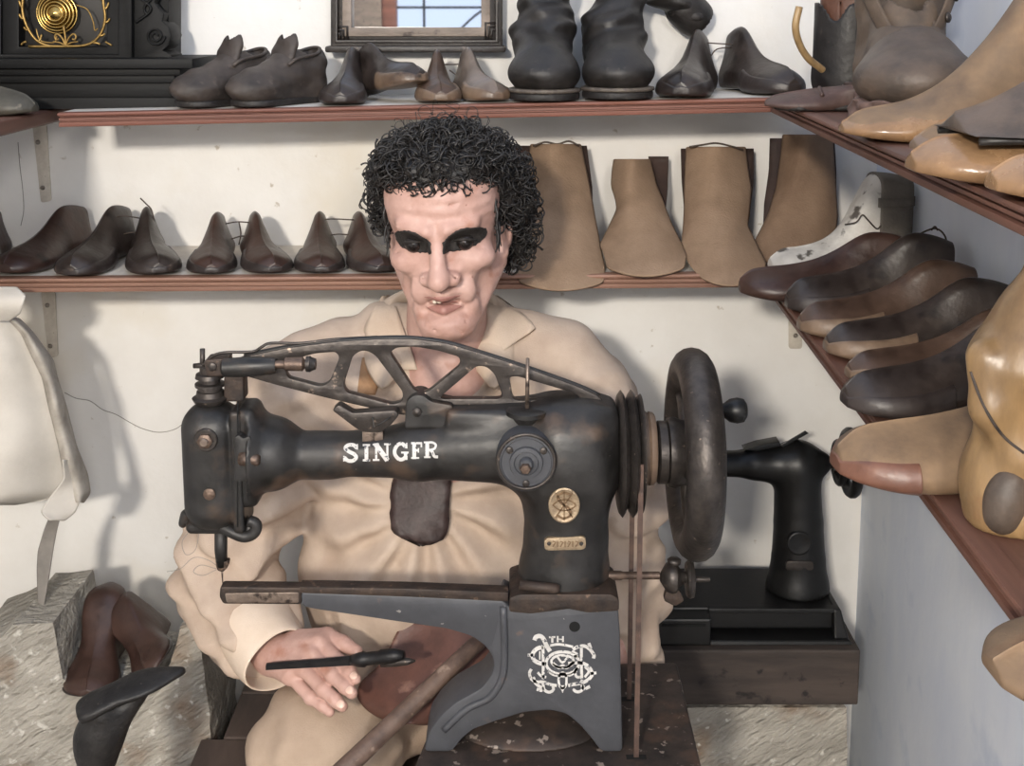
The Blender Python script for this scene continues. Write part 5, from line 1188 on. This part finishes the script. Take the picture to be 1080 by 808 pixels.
# one continuous body mesh, finer grids for head and hand joined inside the clothes
mb = MB()
def sub_nets(fn, lo, hi, h): mb.add(*nets(fn, lo, hi, h))
zsplit = C(470, 395, 1.57)[2]
sub_nets(U(.012, nk, headw), np.array([HC[0]-.13, 1.36, zsplit-.06]), np.array([HC[0]+.13, 1.68, HC[2]+.16]), .0021)
sub_nets(hnd, np.minimum(WRL, H(375, 760, 1.31))-.035, np.maximum(WRL, H(380, 660, 1.42))+.035, .0016)
sub_nets(body, np.array([-.45, 1.25, .0]), np.array([.35, 1.75, zsplit+.02]), .009)
vv = mb.verts()
# pigment of the painted face: lips, flush and dark eye paint are the dummy's own colours
o = mesh_obj('body', vv, mb.f, M['skin'], tp)
# face parts
def region(name, fn, m, lo, hi, off=.0008, th=.004, h=.0014):
    g = lambda P: np.maximum(np.maximum(headw(P)-off, -(headw(P)+th)), fn(w2h(P)))
    v, f = nets(g, h2w((0, 0, 0))-np.array([.10, .14, .13]), h2w((0, 0, 0))+np.array([.10, .02, .08]), h); return mesh_obj(name, v, f, m, tp)
def brow(sx):
    def fn(P):
        x = P[:, 0]*sx; z = P[:, 2]
        t = np.clip((x-.009)/.046, 0, 1)
        zc = .001+.020*t-.015*t*t; half = .0044+.0106*np.sin(PI*np.clip(t*.95+.04, 0, 1))**.65
        d = np.abs(z-zc)-half
        d = np.maximum(d, np.maximum(.007-x, x-.057)); d = np.maximum(d, .02-P[:, 1])
        return d+.0005*np.sin(P[:, 0]*900+P[:, 2]*700)
    return fn
region('eyebrow', brow(-1), M['brow'], 0, 0, off=.0016)
region('eyebrow', brow(1), M['brow'], 0, 0, off=.0016)
for s in (-1, 1):
    e = h2w((.031*s, .0745, .0015)); v, f = lathe(e, (0, -1, 0), [(.0115*math.sin(a), -.0115*math.cos(a)) for a in np.linspace(0.05, PI-.05, 14)], 20); mesh_obj('eyeball', v, f, M['eye'], tp)
    for zz, rr, tilt in ((.0075, .0018, 1),):
        pts = [h2w((s*(.031+.0155*a), .0885-.011*a*a, zz*(1-.75*a*a)+.0005)) for a in np.linspace(-1, 1, 11)]
        mesh_obj('eyelid', *tube(pts, [rr*(.5+.5*math.cos(a*1.4)) for a in np.linspace(-1, 1, 11)], 8), M['brow'] if zz > 0 else M['skin'], tp)
def lipf(P):
    x = np.abs(P[:, 0]); z = P[:, 2]
    up = np.maximum(np.abs(z+.0655-.0)-.0042*(1-(x/.024)**2), x-.024); lo_ = np.maximum(np.abs(z+.0815)-.0056*(1-(x/.023)**2), x-.023)
    return np.maximum(np.minimum(up, lo_), .03-P[:, 1])
region('lips', lipf, M['lip'], 0, 0, off=.0006)
for x in (-.0085, -.003): mesh_obj('tooth', *[g for g in nets(rbox(h2w((x-.002, .0845, -.0712)), (.0024, .002, .0026), .001), h2w((x-.002, .0865, -.0712))-.008, h2w((x-.002, .0865, -.0712))+.008, .0008)], M['tooth'], tp)
# finger nails
for pts, r in fing[:3]:
    p2, p3 = H(*pts[2]), H(*pts[3]); d = (p3-p2)/np.linalg.norm(p3-p2); n_ = np.array([.1, -.75, .65]); n_ -= d*(n_@d); n_ /= np.linalg.norm(n_); s_ = np.cross(d, n_)
    c = p3-d*.001+n_*r*.62; v, f = nets(ell(c, (.0062, .0048, .0022), np.stack([d, s_, n_], 1)), c-.01, c+.01, .0009); mesh_obj('fingernail', v, f, M['skinnail'], tp)

# hair: a bumpy mass with many separate curls
HB = U(.03, ell((0, -.028, .055), (.082, .092, .062)), ell((0, .026, .088), (.070, .056, .030)), ell((.076, -.032, .038), (.024, .042, .044)), ell((-.068, -.032, .040), (.018, .042, .044)), ell((.078, -.062, -.022), (.026, .030, .052)), ell((-.068, -.050, .018), (.013, .030, .036)), ell((0, -.08, -.02), (.065, .04, .06)))
facecut = lambda P: np.maximum(np.maximum(.030-P[:, 1]*1.0, P[:, 2]-(.074+.010*np.cos(P[:, 0]*60)-12*P[:, 0]**2*.0)), np.abs(P[:, 0])-.074)
def hairf(P):
    b = HB(P)+.004*np.sin(P[:, 0]*150)*np.sin(P[:, 1]*140)*np.sin(P[:, 2]*145)
    cut = np.maximum(np.maximum(.012-P[:, 1], P[:, 2]-.070), np.abs(P[:, 0])-.071)
    return np.maximum(b, -cut)
hw_ = lambda P: hairf(w2h(P))*SCL
hm_ = MB(); hv, hf = nets(hw_, HC-np.array([.16, .14, .13]), HC+np.array([.17, .18, .18]), .0032); hm_.add(hv, hf)
# side burns
for s in (-1, 1):
    for j in range(14):
        x0 = h2w((s*(.066+.004*random.random()), .022+.022*random.random(), .05-.055*random.random()))
        hm_.add(*tube(spline([x0, x0+np.array([s*.002, -.003, -.010]), x0+np.array([s*.001+random.uniform(-.004, .004), -.006, -.022])], 4), [.0016]*6+[.001]*2+[.0004], 5))
n_c = 0; hvv = hv; nrm = None
hl = w2h(hv)
def curl(p, nrm_, R, r, turns, rise):
    n_ = nrm_/np.linalg.norm(nrm_); a = np.cross(n_, rng.normal(size=3)); a /= np.linalg.norm(a); b = np.cross(n_, a)
    # ring axis lies roughly along the surface so loops stand on the head
    ax = a if rng.random() < .65 else n_; e1 = n_ if ax is a else a; e2 = np.cross(ax, e1)
    th = np.linspace(rng.uniform(0, 6), rng.uniform(0, 6)+turns*2*PI, int(11*turns)+4); th = np.linspace(th[0], th[0]+turns*2*PI, len(th))
    s = np.linspace(0, 1, len(th)); pts = p+ax*(s-.5)[:, None]*rise+(np.cos(th)*R*(1-.35*s))[:, None]*e1+(np.sin(th)*R*(1-.35*s))[:, None]*e2
    hm_.add(*tube(pts, r*(1-.6*s), 5))
sel = rng.choice(len(hv), min(2500, len(hv)), replace=False)
eps = .002
for i in sel:
    p = hv[i]; q = np.array([p+[eps, 0, 0], p-[eps, 0, 0], p+[0, eps, 0], p-[0, eps, 0], p+[0, 0, eps], p-[0, 0, eps]]); d = hw_(q); g = np.array([d[0]-d[1], d[2]-d[3], d[4]-d[5]])
    if np.linalg.norm(g) < 1e-6: continue
    R = rng.uniform(.0050, .0125); curl(p+g/np.linalg.norm(g)*rng.uniform(-.001, .011), g, R, rng.uniform(.0008, .0017), rng.uniform(.7, 1.5), rng.uniform(.004, .014))
# loose locks on the forehead
for x, z, R in ((-.045, .088, .008), (-.030, .080, .008), (-.012, .074, .009), (-.003, .068, .010), (.012, .082, .009), (.020, .074, .009), (.022, .064, .008), (.034, .084, .009), (.046, .076, .008), (-.052, .078, .007), (.040, .066, .006), (.004, .086, .008)):
    for j in range(5): curl(h2w((x+rng.normal()*.004, .082-abs(x)*.42+rng.normal()*.002, z+rng.normal()*.004)), np.array([0, -1, 0.]) if j % 2 else np.array([.3, -.8, .4]), R*rng.uniform(.7, 1.1), .0011, rng.uniform(.7, 1.3), .006)
for j in range(40):
    a = rng.uniform(0, 2*PI); curl(h2w((.085*math.cos(a), -.02+rng.normal()*.03, .06+.085*abs(math.sin(a)))), np.array([math.cos(a), 0, abs(math.sin(a))]), rng.uniform(.008, .013), .0006, rng.uniform(.5, .9), .01)
build(hm_, 'hair', M['hair'], tp)

# ---------------------------------------------------------------- shirt
tors = U(.05, ell(C(464, 478, 1.59), (.190, .100, .205)), ell(C(462, 610, 1.56), (.186, .118, .15)), chain([C(402, 358, 1.60), C(330, 392, 1.585), SHL], [.040, .052, .058], .03), chain([C(536, 356, 1.60), C(596, 388, 1.585), SHR], [.040, .054, .058], .03))
sl1 = chain([SHL, C(262, 520, 1.555), ELL, C(262, 655, 1.48), WRL], [.062, .066, .062, .052, .039], .03)
sl2 = chain([SHR, C(648, 530, 1.565), ELR, C(662, 680, 1.50)], [.060, .060, .057, .046], .03)
gap = lambda P: P
def fold(P):
    x, y, z = P.T; px, pz = C(440, 560, 1.45)[0], C(440, 540, 1.45)[2]
    ang = np.arctan2(z-pz, x-px); rr = np.hypot(x-px, z-pz)
    g = np.clip((rr-.03)/.05, 0, 1)*np.clip((.20-rr)/.08, 0, 1)
    return .0085*g*np.sin(ang*13+18*rr)+.0034*np.sin(55*z+28*x+2.5*np.sin(30*x))
def fsl(P):
    x, y, z = P.T; return .0072*np.sin(66*z+46*x+2.4*np.sin(26*z-30*y))+.0034*np.sin(140*z-60*x+2*np.sin(45*y))
torso_s = lambda P: tors(P)+fold(P)
sle = lambda P: np.minimum(sl1(P), sl2(P))+fsl(P)
shirt0 = lambda P: smin(torso_s(P), sle(P), .022)
vneck = U(.01, cap(C(474, 330, 1.55), C(474, 420, 1.46), .052, .012), cap(C(474, 330, 1.50), C(474, 415, 1.43), .05, .008))
def shirt(P):
    d = shirt0(P); d = -smin(-d, vneck(P), .006)
    d = np.maximum(d, C(460, 706, 1.5)[2]-P[:, 2])
    w = WRL-C(262, 655, 1.48); w = w/np.linalg.norm(w)
    cut = (P-(WRL-w*.012))@w
    near = np.linalg.norm(P-WRL, axis=1)-.09
    return np.maximum(d, np.where(near < 0, cut, -1.0) if True else d)
v, f = nets(shirt, np.array([-.46, 1.33, C(460, 720, 1.5)[2]-.02]), np.array([.27, 1.74, C(470, 300, 1.6)[2]]), .0042)
sh = mesh_obj('shirt', v, f, M['shirt'], tp, sub=0)
# cuff
w = WRL-C(262, 655, 1.48); w /= np.linalg.norm(w); a = np.cross(w, [0, 0, 1.]); a /= np.linalg.norm(a); b = np.cross(w, a); rings = []
for s, r in ((-.052, .051), (-.03, .050), (.0, .0465), (.016, .0445), (.0165, .0415), (.0, .041), (-.03, .042)):
    rings.append([WRL+w*s+(r*(1+.04*math.sin(3*t+s*60)))*(math.cos(t)*a+math.sin(t)*b) for t in np.linspace(0, 2*PI, 41)[:-1]])
v, f = loft(rings, cap=False); mesh_obj('cuff', v, f, M['cuff'], sh, sub=1)
q = WRL-w*.02+np.array([-.025, -.02, -.035]); 
# collar: stands round the neck and folds down to two points in front
NCc = C(466, 338, 1.585); rings = []
for ph in np.linspace(-2.62, 2.62, 44):
    x, y = math.sin(ph), math.cos(ph); fr = (abs(ph)/2.62); pt = max(0, (fr-.62)/.38)
    dz = -.062*fr**3
    ci = NCc+np.array([x*.062, y*.060, .014+dz]); cr = NCc+np.array([x*.066, y*.066, .034+dz]); cr2 = NCc+np.array([x*.072, y*.071, .033+dz])
    co = NCc+np.array([x*(.096+.040*pt), y*(.090+.020*pt)-.004*pt, -.010+dz*.75-.016*pt])
    cm = (cr2+co)/2+np.array([x*.010, y*.010, .012])
    rings.append([ci, cr, cr2, cm, co, co-np.array([x, y, -.3])*.003, (cr+co)/2-np.array([x, y, 0])*.002])
v, f = loft(rings); mesh_obj('collar', v, f, M['collar'], sh, sub=1)
# shirt front placket and patch
def skirt_surf(u, v): return surf(shirt0, u, v, 1.34, 1.62)
def cloth(name, rows, m, off, nx=10, ny=12, th=.002, fn=None):
    rows = np.array(rows, float); g = []
    for v in np.linspace(rows[0, 0], rows[-1, 0], ny):
        a_ = np.interp(v, rows[:, 0], rows[:, 1]); b_ = np.interp(v, rows[:, 0], rows[:, 2])
        for j in range(nx): g.append((fn or skirt_surf)(a_+(b_-a_)*j/(nx-1), v)-np.array([0, off, 0]))
    fc = [(i*nx+j, i*nx+j+1, (i+1)*nx+j+1, (i+1)*nx+j) for i in range(ny-1) for j in range(nx-1)]
    o = mesh_obj(name, np.array(g), fc, m, tp if name == 'leather_pouch' else sh); sd = o.modifiers.new('thick', 'SOLIDIFY'); sd.thickness = th; sd.offset = 0; return o
csurf = lambda u, v: surf(shirt, u, v, 1.34, 1.70)
for rr_ in ([(311, 515, 524), (322, 513, 540), (334, 511, 556), (344, 510, 565), (350, 508, 558), (360, 506, 542), (374, 502, 524), (384, 498, 510)], [(311, 404, 412), (322, 397, 418), (334, 390, 422), (346, 385, 426), (354, 388, 429), (364, 398, 433), (378, 412, 438), (388, 426, 441)]):
    o = cloth('collar_flap', rr_, M['collar'], .009, nx=9, ny=14, th=.004, fn=csurf)
cloth('shirt_patch', [(377, 382, 400), (390, 380, 401), (404, 378, 400), (416, 377, 396)], M['patch'], .0015, th=.0015)
cloth('shirt_placket', [(400, 480, 492), (420, 478, 491), (470, 476, 489), (500, 474, 486)], M['collar'], .0015, th=.0025)
cloth('leather_pouch', [(490, 420, 476), (505, 415, 476), (520, 412, 475), (531, 414, 474), (540, 412, 474), (556, 414, 473), (564, 420, 470), (569, 436, 462), (571, 444, 456)], M['pouch'], .008, th=.008, ny=16)
# ---------------------------------------------------------------- trousers
tr = U(.04, chain([HIPL, KNL, FTL+[0, 0, .03]], [.092, .082, .058], .04), chain([HIPR, KNR, FTR+[0, 0, .03]], [.09, .072, .058], .04), ell(C(462, 712, 1.585), (.175, .115, .09)))
trw = lambda P: tr(P)+.0028*np.sin(70*P[:, 0]+50*P[:, 2]+2*np.sin(40*P[:, 1]))+.0014*np.sin(160*P[:, 2]-90*P[:, 0])
v, f = nets(lambda P: np.maximum(trw(P), .06-P[:, 2]), np.array([-.34, 1.26, .05]), np.array([.24, 1.76, C(460, 660, 1.5)[2]]), .006)
mesh_obj('trousers', v, f, M['trouser'], tp)
for ft, sg in ((FTL, -1), (FTR, 1)):
    fsh = U(.02, cap(ft-[0, -.02, .05], ft+[sg*.02, -.14, -.052], .044, .036), cap(ft, ft-[0, 0, .05], .042, .046))
    v, f = nets(lambda P: np.maximum(fsh(P), .0004-P[:, 2]), ft-np.array([.09, .22, .10]), ft+np.array([.09, .09, .07]), .005); mesh_obj('shoe', v, f, M['blackleather'], tp)

# stool he sits on
bx = C(300, 735, 1.66); zs = HIPL[2]-.104
t = thing('wooden_bench', 'grey-brown plank bench the cobbler sits on, showing between stone and trousers', 'bench', np.array([-.05, 1.62, 0]))
x0 = C(214, 740, 1.60)[0]
for j in range(3): mesh_obj('seat_plank', *box((x0+(.03 if j else 0), 1.47+j*.115, zs-.03), (x0+.50, 1.47+j*.115+.112, zs)), M['bench'], t, smooth=False, bevel=.003)
for sx in (x0+.035, x0+.43):
    mesh_obj('side_board', *box((sx, 1.49, .0003), (sx+.03, 1.79, zs-.0305)), M['bench'], t, smooth=False, bevel=.003)
for zz in (zs-.14, zs-.24): mesh_obj('front_board', *box((x0+.004, 1.472, zz), (x0+.49, 1.489, zz+.095)), M['bench'], t, smooth=False, bevel=.002)

# leather on his lap
tri = [HIPL, KNL]
def lap(u, v):
    p = surf(lambda P: np.minimum(trw(P), shirt0(P)+.0), u, v, 1.20, 1.60); return p
rows = np.array([(657, 424, 505), (668, 418, 522), (690, 408, 530), (705, 398, 530), (720, 380, 525), (735, 376, 505), (748, 386, 485), (757, 400, 470), (764, 420, 450)], float)
g = []; nx, ny = 16, 20
for i, v_ in enumerate(np.linspace(657, 764, ny)):
    a_ = np.interp(v_, rows[:, 0], rows[:, 1]); b_ = np.interp(v_, rows[:, 0], rows[:, 2]); s = i/(ny-1)
    for j in range(nx):
        q = j/(nx-1); Y = 1.445-.085*s-.012*math.sin(PI*q)+.008*math.sin(5*q+3*s)
        g.append(W(a_+(b_-a_)*q, v_, Y))
fc = [(i*nx+j, i*nx+j+1, (i+1)*nx+j+1, (i+1)*nx+j) for i in range(ny-1) for j in range(nx-1)]
o = mesh_obj('leather_piece', np.array(g), fc, M['apron'], sub=1); sd = o.modifiers.new('thick', 'SOLIDIFY'); sd.thickness = .003; sd.offset = 0
tag(o, 'reddish brown piece of leather lying across the cobbler\'s lap', 'leather')
# tool over the hand
t = thing('hand_tool', 'slim black rasp-like tool lying across the cobbler\'s hand', 'tool', W(350, 697, 1.335))
Tp = lambda u, v: W(u, v, 1.362-(u-281)*.00028)
bl = [(281, 703.0, 3.6), (300, 701.5, 4.2), (340, 699, 5.0), (372, 696.5, 6.0)]
rings = []
for u, v_, h_ in bl:
    c = Tp(u, v_); kk = mpp(700, 1.33); rings.append([c+np.array([0, y*kk, z*kk]) for y, z in ((-4, -h_*.6), (-4, h_*.6), (-1, h_), (4, h_*.6), (4, -h_*.6), (0, -h_))])
mesh_obj('blade', *loft(rings), M['blackhandle'], t, auto=40)
kk = mpp(700, 1.33)
mesh_obj('handle', *tube([Tp(370, 696.5), Tp(378, 696), Tp(384, 695.5), Tp(386, 695), Tp(400, 693.5), Tp(403, 693), Tp(416, 691.5), Tp(426, 691)], np.array([5, 7.4, 8.2, 7.0, 7.0, 8.0, 7.6, 4.5])*kk, 14), M['blackhandle'], t)
mesh_obj('side_blade', *tube([Tp(402, 701), Tp(415, 699), Tp(430, 697.5), Tp(438, 697)], np.array([3, 4.5, 4, 1])*kk, 10), M['steel'], t)
# stick leaning across
a = W(512, 670, 1.372); b = W(352, 822, 1.262); d = b-a; e = a+d*1.02
o = mesh_obj('wooden_stick', *tube([a, a+d*.3, a+d*.6, e, e+d*.9], np.array([9.0, 9.6, 10, 11, 12])*mpp(740, 1.3), 12), M['stick']); tag(o, 'worn brown wooden stick slanting from the machine base across the lap leather', 'stick')
# ================================================================ window behind the viewer (seen in the mirror) and light
def seg(name, lo, hi, m): struct(name, *box(lo, hi), m)
FY = -2.1
seg('wall_front', (-1.0, FY-.1, 0), (1.0, FY, 1.12), M['wall'])
struct('wall_front_side', *box((-1.0, FY-.1, 1.12), (-.62, FY, 2.3)), M['framein'])
w = thing('window_1', 'iron grille window behind the viewer', 'window', (0.1, FY, 1.12)); w['kind'] = 'structure'
mbw = MB()
for x in (-.42, -.14, .14, .42, .7): mbw.add(*box((x-.006, FY-.05, 1.12), (x+.006, FY-.04, 2.3)))
for z in (1.28, 1.46, 1.75, 2.05): mbw.add(*box((-.6, FY-.05, z-.006), (1.0, FY-.04, z+.006)))
build(mbw, 'window_grille', M['black'], w, smooth=False)
mesh_obj('window_post', *box((-.62, FY-.09, 1.12), (-.55, FY-.02, 2.3)), M['shelf'], w, smooth=False)
mbw = MB(); mbw.add(*tube(spline([(-.35, FY-.03, 1.25), (-.15, FY-.03, 1.44), (.05, FY-.03, 1.5), (.2, FY-.03, 1.44), (.3, FY-.03, 1.5)], 8), .006, 8)); build(mbw, 'grille_scroll', M['black'], w)

wd = bpy.data.worlds.new('world'); scene.world = wd; wd.use_nodes = True
bg = wd.node_tree.nodes['Background']; bg.inputs['Color'].default_value = (.64, .76, 1.0, 1); bg.inputs['Strength'].default_value = 1.16
def area(name, loc, target, size, sy, e, col):
    l = bpy.data.lights.new(name, 'AREA'); l.shape = 'RECTANGLE'; l.size = size; l.size_y = sy; l.energy = e; l.color = col
    o = bpy.data.objects.new(name, l); COL.objects.link(o); o.location = loc
    o.rotation_euler = (Vector(target)-Vector(loc)).to_track_quat('-Z', 'Y').to_euler(); return o
area('window_light', (-.62, -1.75, 2.12), (0, 1.7, 1.15), .24, .16, 88, (1, .92, .81))
area('door_light', (.42, -1.2, 1.95), (-.1, 1.8, 1.1), .4, .4, 24, (1, .95, .89))
vs = scene.view_settings; scene.display_settings.display_device = 'sRGB'
vs.view_transform = 'Standard'; vs.look = 'None'; vs.exposure = 0.08; vs.gamma = 1.0; vs.use_curve_mapping = False
